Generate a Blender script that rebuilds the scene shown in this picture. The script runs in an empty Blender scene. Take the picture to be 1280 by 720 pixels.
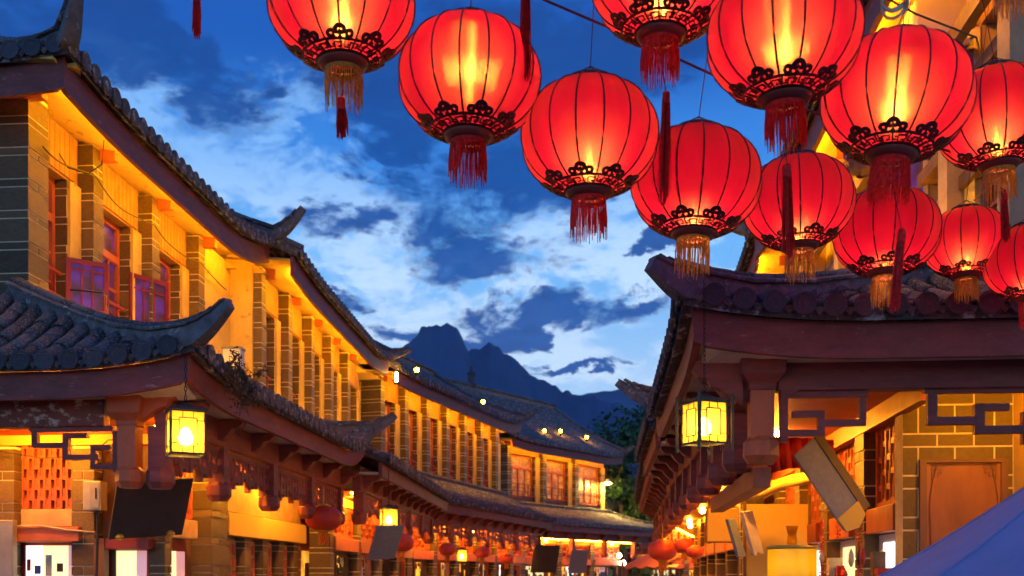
import bpy, bmesh, math, random
from mathutils import Vector, Matrix, noise

random.seed(7)
scene = bpy.context.scene
COL = scene.collection
R = math.radians

# ------------------------------------------------------------------ camera
cam_d = bpy.data.cameras.new('camera')
cam_d.sensor_width = 36.0
cam_d.lens = 36.56
cam_d.shift_y = 0.28125
cam_d.clip_start = 0.05
cam_d.clip_end = 20000.0
cam_d.dof.use_dof = True
cam_d.dof.focus_distance = 6.6
cam_d.dof.aperture_fstop = 3.2
cam = bpy.data.objects.new('camera', cam_d)
COL.objects.link(cam)
cam.location = (0.0, 0.0, 1.7)
cam.rotation_euler = (R(90), 0, 0)
scene.camera = cam

# ------------------------------------------------------------------ view, render
scene.view_settings.view_transform = 'Standard'
scene.view_settings.look = 'None'
scene.view_settings.exposure = 0.3
scene.view_settings.gamma = 1.0
scene.render.engine = 'CYCLES'
cy = scene.cycles
cy.use_denoising = True
cy.max_bounces = 7
cy.diffuse_bounces = 3
cy.glossy_bounces = 3
cy.transmission_bounces = 6
cy.transparent_max_bounces = 8
cy.sample_clamp_indirect = 4.0
cy.caustics_reflective = False
cy.caustics_refractive = False
cy.use_light_tree = True

# ------------------------------------------------------------------ dusk sky
world = bpy.data.worlds.new('World')
scene.world = world
world.use_nodes = True


def build_world():
    nt = world.node_tree
    N, K = nt.nodes, nt.links
    N.clear()

    def nd(t, **kw):
        n = N.new(t)
        for k, v in kw.items():
            setattr(n, k, v)
        return n

    def math_(op, a, b=None, c=None, clamp=False):
        n = nd('ShaderNodeMath', operation=op, use_clamp=clamp)
        for i, v in enumerate((a, b, c)):
            if v is None:
                continue
            if isinstance(v, (int, float)):
                n.inputs[i].default_value = v
            else:
                K.new(v, n.inputs[i])
        return n.outputs[0]

    def ramp(fac, stops, interp='EASE'):
        n = nd('ShaderNodeValToRGB')
        n.color_ramp.interpolation = interp
        e = n.color_ramp.elements
        while len(e) < len(stops):
            e.new(0.5)
        for el, (p, c) in zip(e, stops):
            el.position = p
            el.color = (*c, 1) if len(c) == 3 else c
        K.new(fac, n.inputs[0])
        return n.outputs[0]

    def mix(fac, a, b, mode='MIX'):
        n = nd('ShaderNodeMix', data_type='RGBA', blend_type=mode)
        for i, v in ((0, fac), (6, a), (7, b)):
            if isinstance(v, (int, float)):
                n.inputs[i].default_value = v
            elif isinstance(v, tuple):
                n.inputs[i].default_value = (*v, 1)
            else:
                K.new(v, n.inputs[i])
        return n.outputs[2]

    tc = nd('ShaderNodeTexCoord')
    sep = nd('ShaderNodeSeparateXYZ')
    K.new(tc.outputs['Generated'], sep.inputs[0])
    x, y, z = sep.outputs
    el = math_('ARCSINE', z)                       # elevation, radians
    az = math_('ARCTAN2', x, y)                    # 0 straight ahead, + to the right

    # clear dusk sky: the sun has just set, behind and to the right of the camera
    sky = nd('ShaderNodeTexSky', sky_type='NISHITA', sun_disc=False)
    sky.sun_elevation = R(1.0)
    sky.sun_rotation = R(150)
    sky.ozone_density = 6.0
    e01 = math_('MULTIPLY', el, 1 / 1.5708, clamp=True)
    grad = ramp(e01, [(0.0, (0.66, 0.76, 0.90)), (0.10, (0.42, 0.66, 0.95)), (0.19, (0.16, 0.45, 0.88)), (0.245, (0.035, 0.21, 0.66)), (0.30, (0.008, 0.085, 0.40)), (0.42, (0.006, 0.05, 0.30)), (1.0, (0.005, 0.035, 0.22))])
    skys = nd('ShaderNodeVectorMath', operation='SCALE')
    K.new(sky.outputs[0], skys.inputs[0])
    skys.inputs['Scale'].default_value = 0.05
    base = mix(0.06, grad, skys.outputs[0])

    # warped coordinates for the cloud noise
    mp = nd('ShaderNodeMapping')
    mp.inputs['Scale'].default_value = (1.0, 1.0, 2.1)
    K.new(tc.outputs['Generated'], mp.inputs[0])

    def nz(scale, detail, rough, off=0.0, dist=0.0):
        m = nd('ShaderNodeMapping')
        m.inputs['Location'].default_value = (off, off * 0.7, -off)
        K.new(mp.outputs[0], m.inputs[0])
        n = nd('ShaderNodeTexNoise')
        n.inputs['Scale'].default_value = scale
        n.inputs['Detail'].default_value = detail
        n.inputs['Roughness'].default_value = rough
        n.inputs['Distortion'].default_value = dist
        K.new(m.outputs[0], n.inputs['Vector'])
        return n.outputs[0]

    n1 = nz(6.0, 10, 0.66, 3.1, 0.5)
    n2 = nz(13.0, 9, 0.66, 9.3, 0.6)
    n3 = nz(30.0, 8, 0.66, 5.0, 0.4)

    # the cloud outlines are torn by the same noise that fills them
    w1 = nz(7.0, 8, 0.62, 17.0, 0.4)
    w2 = nz(9.0, 8, 0.62, 29.0, 0.4)
    azw = math_('ADD', az, math_('MULTIPLY', math_('SUBTRACT', w1, 0.5), 0.27))
    elw = math_('ADD', el, math_('MULTIPLY', math_('SUBTRACT', w2, 0.5), 0.115))

    def blob(a0, e0, ra, re, tilt=0.0):
        da = math_('SUBTRACT', azw, a0)
        de = math_('SUBTRACT', elw, e0)
        de = math_('SUBTRACT', de, math_('MULTIPLY', da, tilt))
        q = math_('ADD', math_('POWER', math_('ABSOLUTE', math_('MULTIPLY', da, 1 / ra)), 2.0), math_('POWER', math_('ABSOLUTE', math_('MULTIPLY', de, 1 / re)), 2.0))
        return math_('SUBTRACT', 1.0, q)            # 1 at the heart, 0 on the rim, negative outside

    def px(u, v):                                   # bearing and height of a point of the sky
        d = Vector(((u - 640) / 1300, 1.0, (720 - v) / 1300))
        d.normalize()
        return math.atan2(d.x, d.y), math.asin(d.z)

    def field(blobs, amp, bias):
        f = None
        for (u, v, ru, rv, tl) in blobs:
            a0, e0 = px(u, v)
            b = math_('MAXIMUM', blob(a0, e0, ru / 1400, rv / 1500, tl), -1.2)
            f = b if f is None else math_('SMOOTH_MAX', f, b, 0.35)
        nn = math_('ADD', math_('MULTIPLY', math_('SUBTRACT', n1, 0.5), amp), math_('MULTIPLY', math_('SUBTRACT', n2, 0.5), amp * 1.05))
        nn = math_('ADD', nn, math_('MULTIPLY', math_('SUBTRACT', n3, 0.5), amp * 0.5))
        return math_('ADD', math_('ADD', f, nn), bias)

    # bright, thin high cloud catching the last light
    bright = field([(420, 290, 260, 130, -0.35), (620, 430, 330, 70, -0.1), (190, 120, 110, 50, -0.6), (350, 120, 130, 45, 0.2),
                    (760, 330, 160, 90, 0.2), (690, 300, 90, 45, 0.1)], 3.4, -0.05)
    bmask = ramp(bright, [(0.0, (0, 0, 0)), (1.0, (1, 1, 1))])
    cb = ramp(e01, [(0.0, (0.78, 0.85, 0.94)), (0.17, (0.58, 0.76, 0.95)), (0.25, (0.22, 0.46, 0.84)), (0.33, (0.05, 0.19, 0.55)), (1.0, (0.03, 0.1, 0.36))])
    c1 = mix(math_('MULTIPLY', bmask, 0.85), base, cb)

    # dark blue rain clouds
    dark = field([(400, 275, 105, 38, 0.12), (570, 280, 125, 75, -0.25), (660, 240, 110, 60, 0.1), (690, 395, 160, 30, 0.10), (640, 410, 190, 20, 0.05),
                  (735, 463, 80, 11, 0.02), (200, 50, 150, 60, -0.5), (300, 105, 60, 32, 0.0), (460, 120, 130, 55, -0.1), (430, 390, 50, 22, 0.1),
                  (820, 300, 60, 14, 0.1), (700, 60, 300, 80, 0.0), (60, 40, 200, 60, 0.0), (520, 190, 100, 40, -0.3), (640, 215, 140, 60, -0.1), (600, 320, 130, 40, -0.1), (150, 30, 220, 45, -0.3), (760, 380, 110, 22, 0.12)], 2.5, -0.06)
    dmask = ramp(dark, [(-0.05, (0, 0, 0)), (0.85, (1, 1, 1))])
    deep = ramp(math_('ADD', math_('MULTIPLY', n2, 1.2), -0.1), [(0.2, (0.001, 0.020, 0.13)), (0.58, (0.003, 0.060, 0.28)), (0.88, (0.03, 0.20, 0.55))])
    cd = mix(ramp(e01, [(0.2, (0, 0, 0)), (0.34, (1, 1, 1))]), deep, (0.006, 0.045, 0.22))
    c2 = mix(math_('MULTIPLY', dmask, 0.96), c1, cd)

    bg = nd('ShaderNodeBackground')
    K.new(c2, bg.inputs[0])
    bg.inputs[1].default_value = 1.18
    out = nd('ShaderNodeOutputWorld')
    K.new(bg.outputs[0], out.inputs[0])


build_world()

# ------------------------------------------------------------------ materials
MATS = {}


def mat(name, col, rough=0.6, var=0.25, scale=6.0, bump=0.15, bscale=None, metal=0.0, spec=0.4, wear=None, stretch=(1, 1, 1), rnd=0.12, coat=0.0):
    """plain surface with uneven colour, fine relief and optional patches of wear (colour, amount, scale)"""
    m = bpy.data.materials.new(name)
    m.use_nodes = True
    nt = m.node_tree
    N, K = nt.nodes, nt.links
    b = N['Principled BSDF']
    tc = N.new('ShaderNodeTexCoord')
    mp = N.new('ShaderNodeMapping')
    mp.inputs['Scale'].default_value = stretch
    K.new(tc.outputs['Object'], mp.inputs[0])
    oi = N.new('ShaderNodeObjectInfo')
    ad = N.new('ShaderNodeVectorMath')
    ad.operation = 'ADD'
    sc = N.new('ShaderNodeVectorMath')
    sc.operation = 'SCALE'
    cx = N.new('ShaderNodeCombineXYZ')
    for i in range(3):
        K.new(oi.outputs['Random'], cx.inputs[i])
    K.new(cx.outputs[0], sc.inputs[0])
    sc.inputs['Scale'].default_value = 37.0
    K.new(mp.outputs[0], ad.inputs[0])
    K.new(sc.outputs[0], ad.inputs[1])
    n = N.new('ShaderNodeTexNoise')
    n.inputs['Scale'].default_value = scale
    n.inputs['Detail'].default_value = 7
    n.inputs['Roughness'].default_value = 0.65
    K.new(ad.outputs[0], n.inputs['Vector'])
    mr = N.new('ShaderNodeMapRange')
    mr.inputs[1].default_value = 0.25
    mr.inputs[2].default_value = 0.75
    mr.inputs[3].default_value = 1 - var
    mr.inputs[4].default_value = 1 + var
    K.new(n.outputs[0], mr.inputs[0])
    m2 = N.new('ShaderNodeMapRange')
    m2.inputs[3].default_value = 1 - rnd
    m2.inputs[4].default_value = 1 + rnd
    K.new(oi.outputs['Random'], m2.inputs[0])
    mu = N.new('ShaderNodeMath')
    mu.operation = 'MULTIPLY'
    K.new(mr.outputs[0], mu.inputs[0])
    K.new(m2.outputs[0], mu.inputs[1])
    vm = N.new('ShaderNodeVectorMath')
    vm.operation = 'SCALE'
    vm.inputs[0].default_value = col
    K.new(mu.outputs[0], vm.inputs['Scale'])
    colout = vm.outputs[0]
    if wear:
        wc, wa, ws = wear
        w = N.new('ShaderNodeTexNoise')
        w.inputs['Scale'].default_value = ws
        w.inputs['Detail'].default_value = 9
        w.inputs['Roughness'].default_value = 0.7
        K.new(ad.outputs[0], w.inputs['Vector'])
        wr = N.new('ShaderNodeMapRange')
        wr.inputs[1].default_value = 0.70 - wa
        wr.inputs[2].default_value = 0.78 - wa
        K.new(w.outputs[0], wr.inputs[0])
        mx = N.new('ShaderNodeMix')
        mx.data_type = 'RGBA'
        K.new(wr.outputs[0], mx.inputs[0])
        K.new(colout, mx.inputs[6])
        mx.inputs[7].default_value = (*wc, 1)
        colout = mx.outputs[2]
    K.new(colout, b.inputs['Base Color'])
    b.inputs['Roughness'].default_value = rough
    b.inputs['Metallic'].default_value = metal
    b.inputs['Specular IOR Level'].default_value = spec
    b.inputs['Coat Weight'].default_value = coat
    if bump:
        bn = N.new('ShaderNodeTexNoise')
        bn.inputs['Scale'].default_value = bscale or scale * 5
        bn.inputs['Detail'].default_value = 5
        K.new(ad.outputs[0], bn.inputs['Vector'])
        bp = N.new('ShaderNodeBump')
        bp.inputs['Strength'].default_value = bump
        bp.inputs['Distance'].default_value = 0.02
        K.new(bn.outputs[0], bp.inputs['Height'])
        K.new(bp.outputs[0], b.inputs['Normal'])
    MATS[name] = m
    return m


def glow(name, col, strength, base=(0.8, 0.8, 0.8), uneven=0.0, scale=4.0):
    """a surface that gives off light"""
    m = bpy.data.materials.new(name)
    m.use_nodes = True
    nt = m.node_tree
    N, K = nt.nodes, nt.links
    b = N['Principled BSDF']
    b.inputs['Base Color'].default_value = (*base, 1)
    b.inputs['Roughness'].default_value = 0.4
    b.inputs['Emission Color'].default_value = (*col, 1)
    b.inputs['Emission Strength'].default_value = strength
    if uneven:
        tc = N.new('ShaderNodeTexCoord')
        n = N.new('ShaderNodeTexNoise')
        n.inputs['Scale'].default_value = scale
        n.inputs['Detail'].default_value = 5
        K.new(tc.outputs['Object'], n.inputs['Vector'])
        r = N.new('ShaderNodeMapRange')
        r.inputs[1].default_value = 0.42
        r.inputs[2].default_value = 0.66
        r.inputs[3].default_value = strength * (1 - uneven)
        r.inputs[4].default_value = strength * (1 + uneven)
        K.new(n.outputs[0], r.inputs[0])
        K.new(r.outputs[0], b.inputs['Emission Strength'])
    MATS[name] = m
    return m


def thin(m):
    """loose threads let half of the light through"""
    N, K = m.node_tree.nodes, m.node_tree.links
    b = N['Principled BSDF']
    t = N.new('ShaderNodeBsdfTranslucent')
    K.new(b.inputs['Base Color'].links[0].from_socket, t.inputs[0])
    x = N.new('ShaderNodeMixShader')
    x.inputs[0].default_value = 0.5
    K.new(b.outputs[0], x.inputs[1])
    K.new(t.outputs[0], x.inputs[2])
    K.new(x.outputs[0], N['Material Output'].inputs[0])
    return m


mat('tile', (0.125, 0.112, 0.108), 0.8, 0.55, 9, 0.7, 45, wear=((0.40, 0.37, 0.36), 0.17, 11), rnd=0.5)
mat('ridge_mortar', (0.17, 0.16, 0.165), 0.9, 0.5, 9, 0.8, 40, wear=((0.45, 0.42, 0.43), 0.12, 8))
mat('tile_end', (0.07, 0.075, 0.09), 0.7, 0.35, 14, 0.5, 60, wear=((0.2, 0.19, 0.21), 0.1, 14), rnd=0.25)
mat('tile_bed', (0.09, 0.085, 0.085), 0.9, 0.5, 9, 0.8, 30, wear=((0.5, 0.46, 0.47), 0.17, 7))
mat('mortar_lump', (0.5, 0.46, 0.5), 0.9, 0.5, 12, 0.9, 40, wear=((0.12, 0.11, 0.12), 0.2, 11))
mat('fascia', (0.23, 0.058, 0.055), 0.55, 0.38, 4, 0.3, 30, wear=((0.36, 0.20, 0.18), 0.10, 9), stretch=(1, 1, 3))
mat('maroon_wood', (0.23, 0.058, 0.05), 0.55, 0.4, 4, 0.3, 30, stretch=(0.6, 0.6, 3), wear=((0.10, 0.035, 0.03), 0.1, 5))
mat('flaked_wood', (0.22, 0.055, 0.035), 0.6, 0.3, 4, 0.3, 30, wear=((0.5, 0.42, 0.33), 0.17, 13), stretch=(0.7, 0.7, 1.2))
mat('orange_wood', (0.48, 0.12, 0.045), 0.5, 0.25, 4, 0.15, 30, stretch=(1, 1, 0.5), wear=((0.30, 0.09, 0.04), 0.1, 6))
mat('red_wood', (0.30, 0.04, 0.025), 0.45, 0.25, 5, 0.12, 40)
mat('dark_red_wood', (0.17, 0.018, 0.018), 0.4, 0.25, 5, 0.1, 40)
mat('lattice_wood', (0.42, 0.10, 0.045), 0.55, 0.3, 6, 0.2, 40)
mat('brown_wood', (0.17, 0.085, 0.04), 0.55, 0.35, 5, 0.25, 40, stretch=(1, 1, 0.3))
mat('header_wood', (0.36, 0.18, 0.06), 0.6, 0.35, 5, 0.2, 40, wear=((0.2, 0.09, 0.03), 0.1, 6))
mat('pale_wood', (0.48, 0.30, 0.15), 0.55, 0.3, 5, 0.2, 40)
mat('soffit', (0.62, 0.56, 0.50), 0.8, 0.2, 4, 0.3, 25, wear=((0.35, 0.30, 0.27), 0.08, 5))
mat('brick', (0.115, 0.075, 0.032), 0.5, 0.45, 10, 0.35, 50, wear=((0.2, 0.15, 0.08), 0.07, 8), rnd=0.35)
mat('mortar', (0.70, 0.60, 0.36), 0.9, 0.2, 12, 0.5, 60)
mat('plaster', (0.74, 0.50, 0.12), 0.85, 0.16, 3, 0.25, 30, wear=((0.42, 0.26, 0.08), 0.13, 5))
mat('stone_block', (0.13, 0.095, 0.03), 0.6, 0.25, 6, 0.3, 50, rnd=0.15)
mat('white_panel', (0.75, 0.72, 0.66), 0.7, 0.1, 5, 0.1, 40)
mat('iron', (0.03, 0.03, 0.03), 0.45, 0.3, 10, 0.1, 50, metal=0.6)
mat('bronze', (0.07, 0.075, 0.05), 0.5, 0.3, 12, 0.15, 50, metal=0.5)
mat('cable', (0.02, 0.02, 0.022), 0.5, 0.2, 10, 0)
mat('pale_cable', (0.55, 0.45, 0.3), 0.5, 0.2, 10, 0)
mat('grey_metal', (0.30, 0.28, 0.25), 0.45, 0.2, 6, 0.1, 30, metal=0.4)
mat('grey_board', (0.20, 0.235, 0.30), 0.7, 0.18, 25, 0.25, 60, wear=((0.36, 0.36, 0.36), 0.05, 18))
mat('black_board', (0.045, 0.042, 0.045), 0.5, 0.35, 3, 0.1, 30, stretch=(1, 1, 0.4), wear=((0.10, 0.09, 0.08), 0.06, 5))
mat('white_board', (0.62, 0.55, 0.54), 0.5, 0.3, 6, 0.1, 40, wear=((0.3, 0.16, 0.1), 0.12, 5))
mat('yellow_panel', (0.78, 0.52, 0.10), 0.6, 0.10, 2, 0.08, 40)
mat('brass', (0.66, 0.44, 0.07), 0.38, 0.25, 4, 0.1, 20, metal=0.55)
mat('gold_paint', (0.7, 0.42, 0.06), 0.35, 0.2, 20, 0.2, 40, metal=0.5)
mat('frame_metal', (0.055, 0.012, 0.012), 0.5, 0.3, 30, 0.1, 80)
mat('rib', (0.10, 0.008, 0.012), 0.5, 0.2, 30, 0)
thin(mat('fringe_red', (0.92, 0.035, 0.025), 0.5, 0.45, 60, 0, rnd=0.1))
thin(mat('fringe_gold', (0.9, 0.42, 0.06), 0.45, 0.45, 60, 0, rnd=0.1))
mat('red_cloth', (0.55, 0.012, 0.015), 0.6, 0.3, 10, 0.3, 40)
mat('far_lantern', (0.62, 0.06, 0.03), 0.5, 0.2, 8, 0.1, 40)
mat('rope_red', (0.22, 0.015, 0.02), 0.7, 0.3, 60, 0.2, 200)
mat('parasol', (0.30, 0.34, 0.58), 0.8, 0.16, 3, 0.25, 420, wear=((0.15, 0.19, 0.42), 0.05, 2))
mat('leaf', (0.045, 0.11, 0.03), 0.6, 0.5, 1.5, 0)
mat('bark', (0.09, 0.065, 0.045), 0.9, 0.4, 6, 0.6, 25)
mat('dry_vine', (0.10, 0.08, 0.045), 0.85, 0.5, 12, 0.3, 60)
mat('petal', (0.16, 0.07, 0.22), 0.6, 0.5, 14, 0)
mat('mountain', (0.022, 0.055, 0.14), 0.95, 0.45, 0.006, 0)  # blue of the evening air is put into the base colour
mat('mountain_far', (0.03, 0.075, 0.17), 0.95, 0.25, 0.004, 0)  # paler blue of distance put into the base colour as well
mat('flagstone', (0.20, 0.19, 0.18), 0.55, 0.3, 3, 0.3, 20, rnd=0.25)
mat('ground', (0.12, 0.115, 0.10), 0.9, 0.3, 0.6, 0.3, 5)
mat('awning', (0.60, 0.16, 0.04), 0.65, 0.2, 4, 0.1, 40)
mat('blue_glass', (0.02, 0.05, 0.12), 0.12, 0.3, 3, 0.02, 10, spec=0.7)
mat('dark_glass', (0.025, 0.022, 0.025), 0.10, 0.3, 3, 0.02, 10, spec=0.8)
mat('violet_lit_panel', (0.30, 0.22, 0.50), 0.6, 0.1, 4, 0.05, 30)  # white casing; the purple light on it is put into the colour
mat('tinsel', (0.65, 0.03, 0.04), 0.25, 0.5, 60, 0.5, 120, metal=0.4, wear=((0.85, 0.75, 0.75), 0.16, 60))

YEL = (1.0, 0.43, 0.012)
ORG = (1.0, 0.36, 0.04)
glow('strip_light', YEL, 115)
glow('added_wall_wash', YEL, 75)  # for the fill strip added at the foot of the upper wall
glow('frieze_light', (1.0, 0.38, 0.016), 130)
glow('warm_bulb', (1.0, 0.37, 0.02), 800)
glow('lantern_bulb', (1.0, 0.50, 0.16), 260)
glow('lamp_bulb', (1.0, 0.50, 0.09), 95)
glow('roof_glow', (1.0, 0.42, 0.01), 90)
glow('soft_bulb', (1.0, 0.40, 0.015), 330)
glow('drum_bulb', (1.0, 0.62, 0.08), 11)
glow('flood', (1.0, 0.66, 0.16), 1300)
glow('white_bulb', (1.0, 0.85, 0.55), 60)
glow('shop_white', (1.0, 0.93, 0.86), 1.3)
glow('shop_cream', (1.0, 0.80, 0.36), 0.95)
glow('shop_pink', (0.75, 0.30, 0.30), 0.6)
glow('shop_mint', (0.55, 0.95, 0.85), 0.8)
glow('shop_amber', (1.0, 0.40, 0.02), 1.2, uneven=0.6, scale=3)
for nm_, c_ in (('red', (0.5, 0.03, 0.02)), ('green', (0.06, 0.2, 0.1)), ('blue', (0.05, 0.12, 0.35)), ('cream', (0.7, 0.6, 0.42)), ('brown', (0.12, 0.06, 0.03))):
    mat('goods_' + nm_, c_, 0.5, 0.4, 14, 0.1, 40)
mat('sign_wood', (0.30, 0.12, 0.04), 0.5, 0.3, 5, 0.2, 40, stretch=(1, 1, 0.3))
glow('room_amber', (1.0, 0.28, 0.012), 0.34, base=(0.2, 0.1, 0.05), uneven=0.7, scale=5)
glow('violet_pane_glow', (0.20, 0.03, 0.75), 0.13, base=(0.06, 0.03, 0.07), uneven=1.0, scale=5)  # violet light on the glass, put into the panes' own glow
glow('violet_tube', (0.28, 0.04, 1.0), 22)


def fabric_material():
    """thin red silk: lets light through, mostly scattered, partly straight on, with a fine weave"""
    m = bpy.data.materials.new('silk')
    m.use_nodes = True
    nt = m.node_tree
    N, K = nt.nodes, nt.links
    N.clear()
    tc = N.new('ShaderNodeTexCoord')
    n = N.new('ShaderNodeTexNoise')
    n.inputs['Scale'].default_value = 9
    n.inputs['Detail'].default_value = 6
    K.new(tc.outputs['Object'], n.inputs['Vector'])
    r = N.new('ShaderNodeMapRange')
    r.inputs[1].default_value = 0.3
    r.inputs[2].default_value = 0.7
    r.inputs[3].default_value = 0.72
    r.inputs[4].default_value = 1.0
    K.new(n.outputs[0], r.inputs[0])

    def tint(c):
        v = N.new('ShaderNodeVectorMath')
        v.operation = 'SCALE'
        v.inputs[0].default_value = c
        K.new(r.outputs[0], v.inputs['Scale'])
        return v.outputs[0]
    tr = N.new('ShaderNodeBsdfTranslucent')
    K.new(tint((1.0, 0.014, 0.17)), tr.inputs[0])
    wk = N.new('ShaderNodeTexNoise')
    wk.inputs['Scale'].default_value = 16
    wk.inputs['Detail'].default_value = 5
    wm = N.new('ShaderNodeMapping')
    wm.inputs['Scale'].default_value = (1, 1, 0.25)
    K.new(tc.outputs['Object'], wm.inputs[0])
    oi = N.new('ShaderNodeObjectInfo')
    wo = N.new('ShaderNodeVectorMath')
    wo.operation = 'ADD'
    K.new(wm.outputs[0], wo.inputs[0])
    K.new(oi.outputs['Location'], wo.inputs[1])
    K.new(wo.outputs[0], wk.inputs['Vector'])
    K.new(wo.outputs[0], n.inputs['Vector'])
    wb = N.new('ShaderNodeBump')
    wb.inputs['Strength'].default_value = 0.7
    wb.inputs['Distance'].default_value = 0.02
    K.new(wk.outputs[0], wb.inputs['Height'])
    K.new(wb.outputs[0], tr.inputs['Normal'])
    df = N.new('ShaderNodeBsdfDiffuse')
    K.new(wb.outputs[0], df.inputs['Normal'])
    K.new(tint((0.62, 0.012, 0.02)), df.inputs[0])
    a1 = N.new('ShaderNodeMixShader')
    a1.inputs[0].default_value = 0.30
    K.new(tr.outputs[0], a1.inputs[1])
    K.new(df.outputs[0], a1.inputs[2])
    # light that passes nearly straight on: a broad glow round the bulb, and two sharper
    # streaks because the warp and the weft threads each spread it in one direction
    geo = N.new('ShaderNodeNewGeometry')
    zax = N.new('ShaderNodeVectorTransform')
    zax.vector_type = 'VECTOR'
    zax.convert_from = 'OBJECT'
    zax.convert_to = 'WORLD'
    zax.inputs[0].default_value = (0, 0, 1)
    hor = N.new('ShaderNodeVectorMath')
    hor.operation = 'CROSS_PRODUCT'
    K.new(zax.outputs[0], hor.inputs[0])
    K.new(geo.outputs['Normal'], hor.inputs[1])
    ver = N.new('ShaderNodeVectorMath')
    ver.operation = 'CROSS_PRODUCT'
    K.new(geo.outputs['Normal'], ver.inputs[0])
    K.new(hor.outputs[0], ver.inputs[1])
    big = N.new('ShaderNodeVectorMath')
    big.operation = 'SCALE'
    big.inputs['Scale'].default_value = 9173.0
    K.new(tc.outputs['Object'], big.inputs[0])

    def thread(direction, amp, power, seed):
        wn = N.new('ShaderNodeTexWhiteNoise')
        wn.noise_dimensions = '4D'
        wn.inputs['W'].default_value = seed
        K.new(big.outputs[0], wn.inputs['Vector'])
        m1 = N.new('ShaderNodeMath')
        m1.operation = 'MULTIPLY_ADD'
        m1.inputs[1].default_value = 2.0
        m1.inputs[2].default_value = -1.0
        K.new(wn.outputs['Value'], m1.inputs[0])
        ab = N.new('ShaderNodeMath')
        ab.operation = 'ABSOLUTE'
        K.new(m1.outputs[0], ab.inputs[0])
        pw = N.new('ShaderNodeMath')
        pw.operation = 'POWER'
        pw.inputs[1].default_value = power
        K.new(ab.outputs[0], pw.inputs[0])
        sg = N.new('ShaderNodeMath')
        sg.operation = 'SIGN'
        K.new(m1.outputs[0], sg.inputs[0])
        mu = N.new('ShaderNodeMath')
        mu.operation = 'MULTIPLY'
        K.new(pw.outputs[0], mu.inputs[0])
        K.new(sg.outputs[0], mu.inputs[1])
        m2 = N.new('ShaderNodeMath')
        m2.operation = 'MULTIPLY'
        m2.inputs[1].default_value = amp
        K.new(mu.outputs[0], m2.inputs[0])
        sc_ = N.new('ShaderNodeVectorMath')
        sc_.operation = 'SCALE'
        K.new(direction, sc_.inputs[0])
        K.new(m2.outputs[0], sc_.inputs['Scale'])
        ad = N.new('ShaderNodeVectorMath')
        ad.operation = 'ADD'
        K.new(geo.outputs['Normal'], ad.inputs[0])
        K.new(sc_.outputs[0], ad.inputs[1])
        no = N.new('ShaderNodeVectorMath')
        no.operation = 'NORMALIZE'
        K.new(ad.outputs[0], no.inputs[0])
        return no.outputs[0]

    def refr(col, rough, ior, normal=None):
        r_ = N.new('ShaderNodeBsdfRefraction')
        r_.inputs['Color'].default_value = (*col, 1)
        r_.inputs['Roughness'].default_value = rough
        r_.inputs['IOR'].default_value = ior
        if normal is not None:
            K.new(normal, r_.inputs['Normal'])
        return r_.outputs[0]

    def mixs(f, p, q):
        x_ = N.new('ShaderNodeMixShader')
        x_.inputs[0].default_value = f
        K.new(p, x_.inputs[1])
        K.new(q, x_.inputs[2])
        return x_.outputs[0]
    broad = refr((1.0, 0.17, 0.09), 1.0, 1.6)
    sv = refr((1.0, 0.42, 0.12), 0.30, 1.6, thread(ver.outputs[0], 0.85, 1.25, 1.3))
    sh = refr((1.0, 0.42, 0.12), 0.24, 1.6, thread(hor.outputs[0], 0.6, 1.25, 7.7))
    a3 = mixs(0.30, broad, mixs(0.45, sv, sh))
    a2 = N.new('ShaderNodeMixShader')
    a2.inputs[0].default_value = 0.26
    K.new(a1.outputs[0], a2.inputs[1])
    K.new(a3, a2.inputs[2])
    gl = N.new('ShaderNodeBsdfGlossy')
    gl.inputs[0].default_value = (0.7, 0.10, 0.13, 1)
    gl.inputs['Roughness'].default_value = 0.35
    fr = N.new('ShaderNodeFresnel')
    fr.inputs[0].default_value = 1.2
    a4 = N.new('ShaderNodeMixShader')
    K.new(fr.outputs[0], a4.inputs[0])
    K.new(a2.outputs[0], a4.inputs[1])
    K.new(gl.outputs[0], a4.inputs[2])
    o = N.new('ShaderNodeOutputMaterial')
    K.new(a4.outputs[0], o.inputs[0])
    MATS['silk'] = m


def paper_material():
    """yellowed frosted glass of the lamps"""
    m = bpy.data.materials.new('frosted_glass')
    m.use_nodes = True
    nt = m.node_tree
    N, K = nt.nodes, nt.links
    N.clear()
    tr = N.new('ShaderNodeBsdfTranslucent')
    tr.inputs[0].default_value = (0.75, 0.46, 0.09, 1)
    rf = N.new('ShaderNodeBsdfTransparent')
    rf.inputs[0].default_value = (1.0, 0.85, 0.55, 1)
    a = N.new('ShaderNodeMixShader')
    a.inputs[0].default_value = 0.30
    K.new(tr.outputs[0], a.inputs[1])
    K.new(rf.outputs[0], a.inputs[2])
    o = N.new('ShaderNodeOutputMaterial')
    K.new(a.outputs[0], o.inputs[0])
    MATS['frosted_glass'] = m


fabric_material()
paper_material()

# ------------------------------------------------------------------ helpers


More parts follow.
